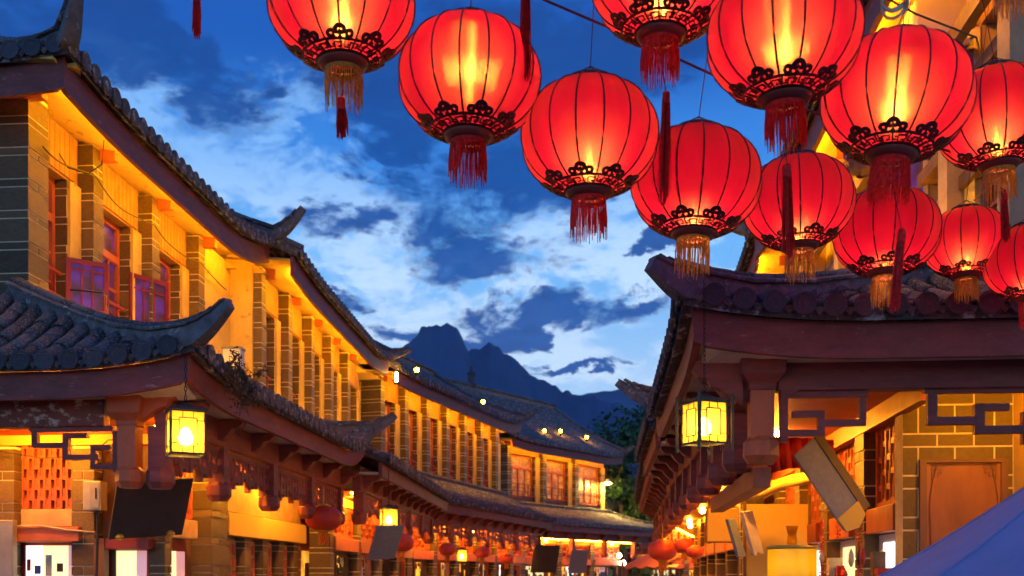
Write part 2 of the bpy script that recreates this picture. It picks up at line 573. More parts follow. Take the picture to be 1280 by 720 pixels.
class MB:
    """collects faces for ONE mesh"""

    def __init__(self):
        self.v, self.f = [], []

    def add(self, vs, fs):
        o = len(self.v)
        self.v += [tuple(p) for p in vs]
        self.f += [tuple(i + o for i in f) for f in fs]
        return self

    def box(self, c, s, m=None):
        x, y, z = (k / 2 for k in s)
        vs = [Vector(p) for p in ((-x, -y, -z), (x, -y, -z), (x, y, -z), (-x, y, -z), (-x, -y, z), (x, -y, z), (x, y, z), (-x, y, z))]
        if m is not None:
            vs = [m @ p for p in vs]
        vs = [p + Vector(c) for p in vs]
        return self.add(vs, [(0, 3, 2, 1), (4, 5, 6, 7), (0, 1, 5, 4), (1, 2, 6, 5), (2, 3, 7, 6), (3, 0, 4, 7)])

    def span(self, a, b):
        """box between two corners"""
        lo = [min(p, q) for p, q in zip(a, b)]
        hi = [max(p, q) for p, q in zip(a, b)]
        return self.box([(p + q) / 2 for p, q in zip(lo, hi)], [q - p for p, q in zip(lo, hi)])

    def loft(self, rings, closed=True, caps=True):
        n = len(rings[0])
        vs = [p for r in rings for p in r]
        fs = []
        for i in range(len(rings) - 1):
            for j in range(n if closed else n - 1):
                k = (j + 1) % n
                fs.append((i * n + j, i * n + k, (i + 1) * n + k, (i + 1) * n + j))
        if caps and closed:
            fs.append(tuple(range(n))[::-1])
            fs.append(tuple((len(rings) - 1) * n + j for j in range(n)))
        return self.add(vs, fs)

    def lathe(self, prof, seg=12, c=(0, 0, 0), caps=True):
        rings = [[(c[0] + r * math.cos(2 * math.pi * k / seg), c[1] + r * math.sin(2 * math.pi * k / seg), c[2] + z) for k in range(seg)] for r, z in prof]
        return self.loft(rings, True, caps)

    def tube(self, pts, r, seg=5):
        pts = [Vector(p) for p in pts]
        rings = []
        for i, p in enumerate(pts):
            t = (pts[min(i + 1, len(pts) - 1)] - pts[max(i - 1, 0)])
            if t.length < 1e-9:
                t = Vector((0, 0, 1))
            t.normalize()
            a = Vector((0, 0, 1)) if abs(t.z) < 0.9 else Vector((1, 0, 0))
            u = t.cross(a).normalized()
            w = t.cross(u)
            rr = r[i] if isinstance(r, (list, tuple)) else r
            rings.append([p + (u * math.cos(2 * math.pi * k / seg) + w * math.sin(2 * math.pi * k / seg)) * rr for k in range(seg)])
        return self.loft(rings)

    def prism(self, prof, f):
        """extrude a 2-D outline: f(a, b, k) with k = 0 or 1 for the two ends"""
        n = len(prof)
        vs = [f(a, b, 0) for a, b in prof] + [f(a, b, 1) for a, b in prof]
        fs = [tuple(range(n))[::-1], tuple(range(n, 2 * n))] + [(j, (j + 1) % n, n + (j + 1) % n, n + j) for j in range(n)]
        return self.add(vs, fs)

    def mesh(self, name, m, smooth=False):
        me = bpy.data.meshes.new(name)
        me.from_pydata(self.v, [], self.f)
        bm = bmesh.new()
        bm.from_mesh(me)
        bmesh.ops.recalc_face_normals(bm, faces=bm.faces)
        bm.to_mesh(me)
        bm.free()
        if smooth:
            me.polygons.foreach_set('use_smooth', [True] * len(me.polygons))
            me.update()
        me.materials.append(MATS[m] if isinstance(m, str) else m)
        return me

    def build(self, name, m, parent=None, smooth=False, bevel=0.0, kind=None):
        o = link(name, self.mesh(name, m, smooth), parent)
        if bevel:
            bv = o.modifiers.new('bevel', 'BEVEL')
            bv.width = bevel
            bv.segments = 2
            bv.limit_method = 'ANGLE'
        if kind:
            o['kind'] = kind
        return o


def link(name, data, parent=None, loc=None, rot=None, mtx=None, scale=None):
    o = bpy.data.objects.new(name, data)
    COL.objects.link(o)
    if parent:
        o.parent = parent
    if mtx is not None:
        o.matrix_local = mtx
    if loc is not None:
        o.location = loc
    if rot is not None:
        o.rotation_euler = rot
    if scale is not None:
        o.scale = scale
    return o


def tag(o, label=None, cat=None, group=None, kind=None):
    if label:
        o['label'] = label
    if cat:
        o['category'] = cat
    if group:
        o['group'] = group
    if kind:
        o['kind'] = kind
    return o


def thing(name, label, cat, loc=(0, 0, 0), rotz=0.0, group=None, rot=None):
    o = link(name, None, None, loc, rot or (0, 0, rotz))
    o.empty_display_size = 0.2
    return tag(o, label, cat, group)


def copy_tree(o, parent=None):
    c = o.copy()
    COL.objects.link(c)
    if parent:
        c.parent = parent
        c.matrix_parent_inverse = Matrix()
    for ch in o.children:
        copy_tree(ch, c)
    return c


def axes(x, y, z, p):
    """placement matrix from three axes and a point"""
    m = Matrix((x, y, z)).transposed().to_4x4()
    m.translation = p
    return m


# ------------------------------------------------------------------ shared small meshes
def m_tile():
    mb = MB()
    n, L = 6, 0.5
    rings = []
    for (y, ro, ri) in ((-L, 0.50, 0.40), (L, 0.43, 0.34)):
        rings.append([(ro * math.cos(math.pi * k / n), y, ro * math.sin(math.pi * k / n)) for k in range(n + 1)] + [(ri * math.cos(math.pi * k / n), y, ri * math.sin(math.pi * k / n)) for k in range(n, -1, -1)])
    mb.loft(rings)
    return mb


def m_tile_end():
    mb = MB()
    n = 12
    prof = [(0.5, 0.10), (0.5, -0.12), (0.40, -0.12), (0.36, -0.05), (0.16, -0.05), (0.10, -0.10)]
    rings = [[(r * math.cos(2 * math.pi * k / n), y, r * math.sin(2 * math.pi * k / n)) for k in range(n)] for r, y in prof]
    mb.loft(rings)
    return mb


def m_drip():
    mb = MB()
    prof = [(-0.5, 0.15), (-0.35, -0.05), (-0.2, -0.28), (0.0, -0.55), (0.2, -0.28), (0.35, -0.05), (0.5, 0.15), (0.25, 0.05), (0, 0.0), (-0.25, 0.05)]
    mb.prism(prof, lambda a, b, k: (a, -0.06 + 0.16 * k - 0.1 * b, b))
    return mb


def m_lump(seed):
    rnd = random.Random(seed)
    bm = bmesh.new()
    bmesh.ops.create_icosphere(bm, subdivisions=2, radius=0.5)
    for v in bm.verts:
        v.co *= 0.7 + 0.7 * noise.noise(v.co * 2.2 + Vector((seed * 3.1, 0, 0))) + 0.25 * rnd.random()
    mb = MB()
    bm.verts.ensure_lookup_table()
    mb.add([v.co for v in bm.verts], [[v.index for v in f.verts] for f in bm.faces])
    bm.free()
    return mb


def m_brick():
    mb = MB()
    mb.box((0, 0, 0), (1, 1, 1))
    return mb


MB_TILE, MB_END, MB_DRIP, MB_LUMP = m_tile(), m_tile_end(), m_drip(), m_lump(3)
ME_TILE = MB_TILE.mesh('tile', 'tile', True)
ME_END = MB_END.mesh('tile_end', 'tile_end')
ME_DRIP = MB_DRIP.mesh('drip_tile', 'tile')
ME_LUMP = [m_lump(k).mesh('mortar_lump', 'mortar_lump', True) for k in (3, 5, 8)]
ME_BRICK = m_brick().mesh('brick', 'brick')
ME_BLOCK = m_brick().mesh('brick', 'stone_block')


class Slope:
    """one roof slope in house coordinates: eave from A to B, rising inwards"""

    def __init__(s, A, B, inw, depth, ze, zt, cut0=0.0, cut1=0.0, f0=0.0, f1=0.0, fw=1.2):
        s.A, s.B = Vector((*A, 0)), Vector((*B, 0))
        s.d = (s.B - s.A)
        s.L = s.d.length
        s.d = s.d / s.L
        s.n = Vector((*inw, 0)).normalized()
        s.depth, s.ze, s.zt, s.c0, s.c1, s.f0, s.f1, s.fw = depth, ze, zt, cut0, cut1, f0, f1, fw

    def lift(s, x):
        a = max(0.0, 1 - max(x, -0.3) / s.fw) if s.f0 else 0.0
        b = max(0.0, 1 - max(s.L - x, -0.3) / s.fw) if s.f1 else 0.0
        return s.f0 * a ** 2.2 + s.f1 * b ** 2.2

    def at(s, x, t, up=0.0):
        z = s.ze + (s.zt - s.ze) * (0.78 * t + 0.22 * t * t) + s.lift(x) * max(0.0, 1 - t) ** 1.3
        return s.A + s.d * x + s.n * (t * s.depth) + Vector((0, 0, z + up))

    def tmax(s, x):
        t = 1.0
        if s.c0 and x < s.c0:
            t = min(t, max(0.0, x / s.c0))
        if s.c1 and s.L - x < s.c1:
            t = min(t, max(0.0, (s.L - x) / s.c1))
        return t

    def bed(s, name, m, parent, drop=0.07):
        mb = MB()
        nx, nt = max(6, int(s.L / 0.12)), 10
        top, bot = [], []
        for i in range(nx + 1):
            x = s.L * i / nx
            tm = s.tmax(x)
            top.append([s.at(x, tm * j / nt) for j in range(nt + 1)])
            bot.append([p - Vector((0, 0, drop)) for p in top[-1]])
        rings = [t + b[::-1] for t, b in zip(top, bot)]
        mb.loft(rings)
        return mb.build(name, m, parent)

    def hip(s, end=0, n=10):
        """points along the hip from the wall to the eave corner"""
        c = s.c0 if end == 0 else s.c1
        out = []
        for k in range(n + 1):
            t = 1 - k / n
            x = c * t if end == 0 else s.L - c * t
            out.append(s.at(x, t))
        return out

    def tiles(s, parent, spacing=0.19, seg=0.27, rad=0.075, joined=None, x0=None, x1=None, ends=True, only=99, lumps=False):
        rnd = random.Random(int(s.L * 1000) + len(COL.objects))
        nrow = int(s.L / spacing)
        off = (s.L - nrow * spacing) / 2
        slope_len = math.hypot(s.depth, s.zt - s.ze)
        sets = {'tile': (MB_TILE, ME_TILE), 'tile_end': (MB_END, ME_END), 'drip_tile': (MB_DRIP, ME_DRIP)}

        def put(kind, mtx, scl):
            mtx = mtx @ Matrix.Diagonal((*scl, 1))
            if joined is not None:
                src = sets[kind][0]
                joined.add([mtx @ Vector(p) for p in src.v], src.f)
            else:
                o = link(kind, sets[kind][1], parent)
                o.matrix_local = mtx
        for r in range(nrow + 1):
            x = off + r * spacing
            if (x0 is not None and x < x0) or (x1 is not None and x > x1):
                continue
            tm = s.tmax(x)
            n = max(1, int(round(tm * slope_len / seg)))
            for k in range(min(n, only)):
                t0, t1 = tm * k / n, tm * (k + 1) / n
                p0, p1 = s.at(x, t0), s.at(x, t1)
                y = (p1 - p0)
                ln = y.length
                if ln < 0.05:
                    continue
                y = y / ln
                xx = s.d.copy()
                xx = (xx + y.cross(Vector((0, 0, 1))).normalized() * rnd.uniform(-0.04, 0.04)).normalized()
                xx = (xx - y * xx.dot(y)).normalized()
                z = xx.cross(y)
                if z.z < 0:
                    xx = -xx
                    z = -z
                j = rnd.uniform(-0.008, 0.008)
                mid = (p0 + p1) / 2 + z * (0.012 + j) + xx * rnd.uniform(-0.006, 0.006)
                put('tile', axes(xx, y, z, mid), (rad * 2, ln * 1.10, rad * 2))
                if k == 0 and ends:
                    e = p0 - y * (0.05 * ln) + z * 0.02
                    yy = Vector((y.x, y.y, 0)).normalized()
                    put('tile_end', axes(xx, yy, xx.cross(yy), e - yy * 0.02), (rad * 2.12, rad * 1.1, rad * 2.12))
            if ends and r < nrow:
                xm = x + spacing / 2
                p0, p1 = s.at(xm, 0), s.at(xm, 0.1)
                y = (p1 - p0)
                yy = Vector((y.x, y.y, 0)).normalized()
                xx = s.d.copy()
                if xx.cross(yy).z < 0:
                    xx = -xx
                put('drip_tile', axes(xx, yy, Vector((0, 0, 1)), p0 - yy * 0.03), (spacing * 0.62, 0.05, rad * 1.3))
                if lumps and joined is None and s.tmax(xm) > 0.25:
                    for q in range(2):
                        o = link('mortar_lump', rnd.choice(ME_LUMP), parent)
                        pp = s.at(xm, 0.03 + 0.10 * q, 0.02)
                        o.matrix_local = axes(Vector((1, 0, 0)), Vector((0, 1, 0)), Vector((0, 0, 1)), pp) @ Matrix.Rotation(rnd.uniform(0, 6), 4, 'Z') @ Matrix.Diagonal((rnd.uniform(0.05, 0.085), rnd.uniform(0.06, 0.10), rnd.uniform(0.04, 0.075), 1))

    def fascia(s, name, m, parent, h, drop=0.06, thick=0.05, inset=0.07, mitre=(None, None)):
        """painted board under the eave; follows its sweep"""
        nx = max(8, int(s.L / 0.15))
        rings = []
        for i in range(nx + 1):
            x = s.L * i / nx
            zt = s.at(x, 0).z - drop
            m0 = bool(s.c0) if mitre[0] is None else mitre[0]
            m1 = bool(s.c1) if mitre[1] is None else mitre[1]
            xp = xq = x
            if m0:
                xp, xq = max(xp, inset), max(xq, inset + thick)
            if m1:
                xp, xq = min(xp, s.L - inset), min(xq, s.L - inset - thick)
            p, q = s.A + s.d * xp + s.n * inset, s.A + s.d * xq + s.n * (inset + thick)
            rings.append([(p.x, p.y, zt - h), (p.x, p.y, zt), (q.x, q.y, zt), (q.x, q.y, zt - h)])
        return MB().loft(rings).build(name, m, parent)

    def soffit(s, name, m, parent, d0, d1, h, z_in, x0=0.0, x1=None, drop=0.06):
        nx = max(8, int(s.L / 0.15))
        x1 = s.L if x1 is None else x1
        rings = []
        for i in range(nx + 1):
            x = x0 + (x1 - x0) * i / nx
            zo = s.at(x, 0).z - drop - h + 0.035
            p = s.A + s.d * x + s.n * d0
            q = s.A + s.d * x + s.n * d1
            r = [(p.x, p.y, zo), (p.x, p.y, zo + 0.03), (q.x, q.y, z_in + 0.03), (q.x, q.y, z_in)]
            rings.append(r)
        return MB().loft(rings).build(name, m, parent)


def ridge_beam(parent, pts, w0=0.16, w1=0.10, h0=0.12, h1=0.10, tile=True, curl=0.35, name='ridge', reach=0.30):
    """hip or ridge: mortar course, half-round tiles on it, and an upswept end past the last point"""
    pts = [Vector(p) for p in pts]
    d = (pts[-1] - pts[-2])
    dh = Vector((d.x, d.y, 0)).normalized()
    low = [0.0] * len(pts)
    if curl:
        n0 = len(pts)
        for i in range(n0):
            a = max(0.0, (i / (n0 - 1) - 0.5) / 0.5)
            low[i] = 0.05 * a ** 2
            pts[i] = pts[i] + Vector((0, 0, low[i]))
        last = pts[-1]
        t_ = pts[-1] - pts[-2]
        sl_ = max(-0.1, t_.z / max(1e-4, math.hypot(t_.x, t_.y)))
        for k in range(1, 9):
            a = k / 8
            pts.append(last + dh * (reach * a) + Vector((0, 0, sl_ * reach * a + curl * a ** 1.6)))
            low.append(0.05 * (1 - a) ** 1.3)
    n = len(pts)

    def ring(p, t, w, lo, hi):
        t = Vector((t.x, t.y, t.z)).normalized()
        u = t.cross(Vector((0, 0, 1))).normalized()
        v = u.cross(t)
        return [p - u * w / 2 + v * lo, p - u * w * 0.55 + v * (lo + hi) / 2, p - u * w * 0.45 + v * hi, p + u * w * 0.45 + v * hi, p + u * w * 0.55 + v * (lo + hi) / 2, p + u * w / 2 + v * lo]
    base, mid = [], []
    for i, p in enumerate(pts):
        t = pts[min(i + 1, n - 1)] - pts[max(i - 1, 0)]
        a = i / (n - 1)
        tp = max(0.0, (a - 0.72) / 0.28) if curl else 0.0
        w = (w0 + (w1 - w0) * a) * (1 - 0.35 * tp)
        h = (h0 + (h1 - h0) * a) * (1 - 0.45 * tp)
        jit = 0.006 * math.sin(i * 2.3)
        base.append(ring(p, t, w, -0.04 - low[i], h * 0.62 + jit))
        mid.append(ring(p, t, w * 1.35, h * 0.60 + jit, h * 0.82))
    b = MB().loft(base).build(name, 'ridge_mortar', parent)
    MB().loft(mid).build('ridge_course', 'tile', b)
    # tiles along the top
    if tile:
        acc = 0.0
        i = 0
        segs = []
        step = max(1, int(round(0.24 / max(0.02, (pts[1] - pts[0]).length))))
        k = 0
        while k < n - 1:
            k2 = min(n - 1, k + (step if k < n - 8 else 2))
            segs.append((k, k2))
            k = k2
        for (k, k2) in (segs[:-1] if curl else segs):
            p, q = pts[k], pts[k2]
            a = (k + k2) / 2 / (n - 1)
            w = (w0 + (w1 - w0) * a) * 1.05
            tp = max(0.0, (a - 0.72) / 0.28) if curl else 0.0
            w *= 1 - 0.3 * tp
            h = (h0 + (h1 - h0) * a) * (1 - 0.45 * tp)
            y = (q - p)
            ln = y.length
            y = y / ln
            x = y.cross(Vector((0, 0, 1))).normalized()
            z = x.cross(y)
            o = link('tile', ME_TILE, b)
            o.matrix_local = axes(x, -y if False else y, z, (p + q) / 2 + z * (h * 0.8)) @ Matrix.Diagonal((w, ln * 1.08, w * 0.8, 1))
    return b


# ------------------------------------------------------------------ houses
class House:
    def __init__(h, label, loc, theta, side, L, eave=2.1, ground=1.2, name='town_house'):
        """theta: how far the street turns right of straight ahead; side -1 left, +1 right.
        s runs along the street away from the camera, o out towards the street from the upper wall."""
        h.sgn = side
        h.L, h.e, h.g = L, eave, ground
        rot = R(90 - theta) if side > 0 else R(270 - theta)
        h.root = thing(name, label, 'house', (loc[0], loc[1], 0), rot)
        h.rot = rot
        h.rnd = random.Random(int(L * 100) + int(loc[1] * 10))
        h.mw = Matrix.Translation((loc[0], loc[1], 0)) @ Matrix.Rotation(rot, 4, 'Z')
        h.nbrick = 0
        h.bricks_joined = MB()

    def P(h, s, o, z):
        return (h.sgn * s, o, z)

    def W(h, s, o, z):
        return h.mw @ Vector(h.P(s, o, z))

    def span(h, mb, a, b):
        return mb.span(h.P(*a), h.P(*b))

    def part(h, name, m, a, b, parent=None, bevel=0.0):
        return h.span(MB(), a, b).build(name, m, parent or h.root, bevel=bevel)

    def slope(h, A, B, inw, *a, **k):
        return Slope((h.sgn * A[0], A[1]), (h.sgn * B[0], B[1]), (h.sgn * inw[0], inw[1]), *a, **k)

    def brick(h, parent, a, b, mesh=None, single=True):
        lo = [min(p, q) for p, q in zip(h.P(*a), h.P(*b))]
        hi = [max(p, q) for p, q in zip(h.P(*a), h.P(*b))]
        if single and h.nbrick < 298:
            h.nbrick += 1
            o = link('brick', mesh or ME_BRICK, parent)
            o.location = [(p + q) / 2 for p, q in zip(lo, hi)]
            o.scale = [q - p for p, q in zip(lo, hi)]
        else:
            h.bricks_joined.box([(p + q) / 2 for p, q in zip(lo, hi)], [q - p for p, q in zip(lo, hi)])

    def courses(h, parent, s0, s1, o0, o1, z0, z1, single=True, tall=0.205, thin=0.062, gap=0.012, mesh=None):
        """a tall brick, then a thin course of two, and so on up the pillar"""
        z = z0 + h.rnd.uniform(0, 0.05)
        k = 0
        while z < z1 - 0.03:
            hh = tall if k % 2 == 0 else thin
            hh = min(hh, z1 - z)
            j = h.rnd.uniform(-0.003, 0.003)
            if k % 2 == 0 or not single:
                h.brick(parent, (s0 + j, o0, z), (s1 + j, o1 + j, z + hh), mesh, single)
            else:
                sm = (s0 + s1) / 2
                h.brick(parent, (s0, o0, z), (sm - gap / 2, o1 + j, z + hh), mesh, single)
                h.brick(parent, (sm + gap / 2, o0, z), (s1, o1 + j, z + hh), mesh, single)
            z += hh + gap
            k += 1

    def finish_bricks(h):
        if h.bricks_joined.v:
            h.bricks_joined.build('brickwork', 'brick', h.root, kind='stuff')

    # ---- upper storey
    def upper(h, bays, pitch=1.45, s_first=1.25, z0=3.9, z1=6.2, single=True, pane_mat='room_amber', frame='orange_wood', sashes=(), corner=True, wallz=6.3, sash_glow='violet_pane_glow', timber=None, s_start=0.0, sash_frame='dark_red_wood'):
        h.part('wall', 'plaster', (s_start, -3.4, 0), (h.L, -0.36, wallz))
        edges = []
        if corner:
            edges.append((0.0, 0.36))
        for k in range(bays):
            s = s_first + k * pitch
            if s + 0.22 <= h.L:
                edges.append((s, s + 0.22))
        for (a, b) in edges:
            core = h.part('pillar', 'mortar', (a + 0.004, -0.353, z0), (b - 0.004, 0.135, z1))
            if timber:
                core.data.materials[0] = MATS[timber]
            else:
                h.courses(core, a, b, -0.352, 0.14, z0, z1, single)
        # openings between the pillars
        for i, (a, b) in enumerate(edges):
            nxt = edges[i + 1][0] if i + 1 < len(edges) else h.L
            if nxt - b < 0.5:
                h.part('plaster_pier', 'plaster', (b, -0.355, z0), (nxt, -0.01, z1))
                continue
            js = nxt - 0.25                     # jamb with the plaster strip on its street face
            core = h.part('jamb', 'mortar', (js + 0.004, -0.354, z0), (nxt - 0.002, -0.022, 5.74))
            if timber:
                core.data.materials[0] = MATS[timber]
            else:
                h.courses(core, js, js + 0.10, -0.354, -0.022, z0, 5.74, single)
            h.part('plaster_strip', 'plaster', (js + 0.02, -0.0215, z0), (nxt - 0.003, 0.012, 5.735))
            hd = h.part('header', 'header_wood', (b + 0.002, -0.351, 5.745), (nxt - 0.002, -0.03, z1 + 0.04))
            mbp = MB()
            x = b + 0.02
            if single:
                while x < nxt - 0.1:
                    h.span(mbp, (x, -0.03, 5.77), (x + 0.085, -0.014, z1 + 0.02))
                    x += 0.097
                mbp.build('header_board', 'header_wood', hd, kind='stuff')
            h.part('sill_wall', 'brown_wood', (b + 0.002, -0.353, z0), (js + 0.006, -0.12, 4.32))
            h.window(b + 0.004, js + 0.004, 4.32, 5.742, -0.21, frame, pane_mat)
            rl = MB()
            for z in (4.36, 4.52, 4.76):
                h.span(rl, (b + 0.01, -0.09, z), (js - 0.005, -0.06, z + 0.03))
            nn = 5
            for q in range(nn + 1):
                x = b + 0.02 + (js - b - 0.05) * q / nn
                h.span(rl, (x, -0.088, 4.39), (x + 0.02, -0.062, 4.52 if q % 2 else 4.76))
            rl.build('railing', 'red_wood', h.root)
            if i in sashes:
                h.sash(js, sashes[i], sash_glow, sash_frame)

    def window(h, s0, s1, z0, z1, o, frame, pane_mat):
        mb = MB()
        t, d = 0.06, 0.07
        h.span(mb, (s0, o, z0), (s0 + t, o + d, z1))
        h.span(mb, (s1 - t, o, z0), (s1, o + d, z1))
        h.span(mb, (s0 + t, o, z1 - t), (s1 - t, o + d, z1))
        h.span(mb, (s0 + t, o, z0), (s1 - t, o + d, z0 + t))
        zt = z0 + (z1 - z0) * 0.68
        h.span(mb, (s0 + t, o + 0.004, zt), (s1 - t, o + d + 0.01, zt + 0.08))
        sm = (s0 + s1) / 2
        h.span(mb, (sm - 0.035, o + 0.002, z0 + t), (sm + 0.035, o + d + 0.006, zt))
        for q in ((s0 + t + sm - 0.035) / 2, (s1 - t + sm + 0.035) / 2):
            h.span(mb, (q - 0.012, o + 0.01, z0 + t), (q + 0.012, o + d - 0.01, zt))
        for q in (0.33, 0.66):
            z = z0 + t + (zt - z0 - t) * q
            h.span(mb, (s0 + t, o + 0.013, z - 0.011), (s1 - t, o + d - 0.013, z + 0.011))
        w = mb.build('window', frame, h.root)
        p = h.span(MB(), (s0 + 0.01, o + 0.02, z0 + 0.01), (s1 - 0.01, o + 0.028, zt + 0.02)).build('pane', pane_mat, w)
        h.span(MB(), (s0 + 0.01, o + 0.02, zt + 0.06), (s1 - 0.01, o + 0.028, z1 - 0.01)).build('upper_pane', pane_mat, w)
        return w

    def sash(h, s_hinge, cfg, pane_mat, frame='dark_red_wood'):
        """a casement swung out over the street: hinged on the far jamb"""
        w, z0, z1, ang = cfg
        mb = MB()
        t = 0.05
        for (a, b, c, d) in ((0, t, z0, z1), (w - t, w, z0, z1), (t, w - t, z0, z0 + t), (t, w - t, z1 - t, z1)):
            mb.span((a, -0.02, c), (b, 0.02, d))
        for q in (0.33, 0.66):
            x = t + (w - 2 * t) * q
            mb.span((x - 0.01, -0.012, z0 + t), (x + 0.01, 0.012, z1 - t))
        for q in (0.8,):
            z = z0 + (z1 - z0) * q
            mb.span((t, -0.014, z - 0.01), (w - t, 0.014, z + 0.01))
        f = mb.build('open_sash', frame, h.root)
        f.location = h.P(s_hinge, -0.03, 0)
        f.rotation_euler = (0, 0, R(90) + (-h.sgn) * R(ang))
        mp = MB()
        mp.span((t * 0.8, -0.003, z0 + t * 0.8), (w - t * 0.8, 0.003, z1 - t * 0.8))
        mp.build('pane', pane_mat, f)  # swung-out pane has nothing lit behind it; its glow imitates violet reflections

    # ---- roofs
    def upper_roof(h, s0=0.0, s1=None, eo=0.75, depth=3.1, rise=1.95, ze=6.24, hip0=False, hip1=False, f0=0.1, f1=0.1, fw=1.6, tile_single=False, strip=True, curl=0.5, ridge=True, back=True, wash=4.28):
        s1 = h.L if s1 is None else s1
        zt = ze + rise
        zs = ze + 0.06
        sl = h.slope((s0, eo), (s1, eo), (0, -1), depth, ze, zt, depth if hip0 else 0, depth if hip1 else 0, f0, f1, fw)
        bed = sl.bed('roof', 'tile_bed', h.root)
        J = MB()
        sl.tiles(bed, 0.20, 0.30, 0.08, joined=J)
        J.build('roof_tiles', 'tile', bed, smooth=False, kind='stuff')
        sl.fascia('fascia', 'fascia', h.root, 0.27)
        sl.soffit('soffit', 'plaster', h.root, 0.13, eo + 0.34, 0.09, zs)
        if back:
            b2 = h.slope((s0, eo - 2 * depth), (s1, eo - 2 * depth), (0, 1), depth, ze, zt, depth if hip0 else 0, depth if hip1 else 0)
            b2.bed('roof', 'tile_bed', h.root)
        r0, r1 = s0 + (depth if hip0 else 0), s1 - (depth if hip1 else 0)
        if ridge and r1 > r0 + 0.3:
            n = max(3, int((r1 - r0) / 0.3))
            ridge_beam(h.root, [h.P(r0 + (r1 - r0) * k / n, eo - depth, zt + 0.0) for k in range(n + 1)], 0.22, 0.22, 0.22, 0.22, curl=0)
        if not hip1:
            pts = [sl.at(sl.L - 0.06, 1 - k / 10, 0.02) for k in range(11)]
            ridge_beam(h.root, pts, 0.18, 0.12, 0.12, 0.10, curl=curl, reach=0.45)
        else:
            ridge_beam(h.root, sl.hip(1), 0.18, 0.12, 0.12, 0.1, curl=curl)
        if hip0:
            fr = h.slope((s0, eo), (s0, eo - 2 * depth), (1, 0), depth, ze, zt, depth, depth, f0, f0, fw)
            fb = fr.bed('roof', 'tile_bed', h.root)
            fr.tiles(fb, 0.20, 0.30, 0.08, x1=2.2)
            fr.fascia('fascia', 'fascia', h.root, 0.27)
            fr.soffit('soffit', 'plaster', h.root, 0.13, -s0 + 0.1, 0.09, zs)
            ridge_beam(h.root, sl.hip(0), 0.20, 0.12, 0.13, 0.1, curl=curl)
        elif back:
            pts = [sl.at(0.06, 1 - k / 10, 0.02) for k in range(11)]
            ridge_beam(h.root, pts, 0.18, 0.12, 0.12, 0.10, curl=0.0)
        if hip1:
            fr = h.slope((s1, eo), (s1, eo - 2 * depth), (-1, 0), depth, ze, zt, depth, depth, f1, f1, fw)
            fr.bed('roof', 'tile_bed', h.root)
            fr.fascia('fascia', 'fascia', h.root, 0.27)
        # gable ends
        if not hip0:
            h.gable(s0 + 0.12, eo, depth, ze, zt)
        if not hip1:
            h.gable(s1 - 0.22, eo, depth, ze, zt)
        # rafters under the eave
        s = s0 + 0.4
        while s < s1 - 0.3:
            h.part('rafter', 'orange_wood', (s, eo - 0.45, zs - 0.21), (s + 0.09, -0.03, zs - 0.02))
            s += 1.45
        if strip:
            mb = MB()
            a, b = s0 + 0.3, s1 - 0.3
            n = max(6, int((b - a) / 0.3))
            mb.tube([h.P(a + (b - a) * k / n, eo - 0.152, ze - 0.20 + sl.lift(a + (b - a) * k / n - s0)) for k in range(n + 1)], 0.014, 4)
            mb.build('light_strip', 'strip_light', h.root)
            if wash:
                mb = MB()
                mb.tube([h.P(max(0.1, a), 0.42, wash), h.P(b, 0.42, wash)], 0.012, 4)
                mb.build('light_strip', 'added_wall_wash', h.root)  # extra strip added above the skirt roof to brighten the lower wall
        return sl

    def gable(h, s, eo, depth, ze, zt):
        mb = MB()
        prof = [(eo - 0.5, ze - 0.15), (eo - depth, zt - 0.25), (eo - 2 * depth + 0.5, ze - 0.15)]
        mb.prism(prof, lambda a, b, k: h.P(s + 0.1 * k, a, b))
        mb.build('gable', 'plaster', h.root)

    def lower_roof(h, s0, s1, ze=3.38, zt=4.3, hip0=False, dfront=1.25, hip1=False, f0=0.0, f1=0.3, fw=1.3, brackets=0.75, single=False, front_len=3.0, curl=0.22, x_single=None, front_flare=0.14, fh=0.2, frad=0.078, fsp=0.20, curl1=None, reach=0.3):
        e = h.e
        sl = h.slope((s0, e), (s1, e), (0, -1), e, ze, zt, dfront if hip0 else 0, 0.9 if hip1 else 0, f0, f1, fw)
        bed = sl.bed('skirt_roof', 'tile_bed', h.root)
        J = MB()
        sl.tiles(bed, 0.20, 0.28, 0.078, joined=J)
        J.build('roof_tiles', 'tile', bed, kind='stuff')
        sl.fascia('fascia', 'fascia', h.root, fh)
        zb = ze - 0.06 - fh
        sl.soffit('soffit', 'soffit', h.root, 0.13, 0.50, fh, zb + 0.04, x0=0.15 if hip0 else 0.0)
        # wall plate under the soffit, with brackets reaching out to the fascia
        bs = s0 + 0.42 if hip0 else s0
        h.part('plate', 'maroon_wood', (bs, e - 0.50, zb - 0.21), (s1 - 0.02, e - 0.38, zb + 0.034), bevel=0.006)
        prof = [(0, 0), (0, -0.19), (0.05, -0.18), (0.10, -0.13), (0.13, -0.085), (0.20, -0.075), (0.235, -0.03), (0.235, 0)]
        mb = MB()
        mb.prism(prof, lambda a, b, k: (h.sgn * (k - 0.5) * 0.12, a, b))
        bm_ = mb.mesh('bracket', 'maroon_wood')
        s = bs + 0.25
        while s < s1 - 0.1:
            link('bracket', bm_, h.root, h.P(s, e - 0.379, zb + 0.03))
            s += brackets
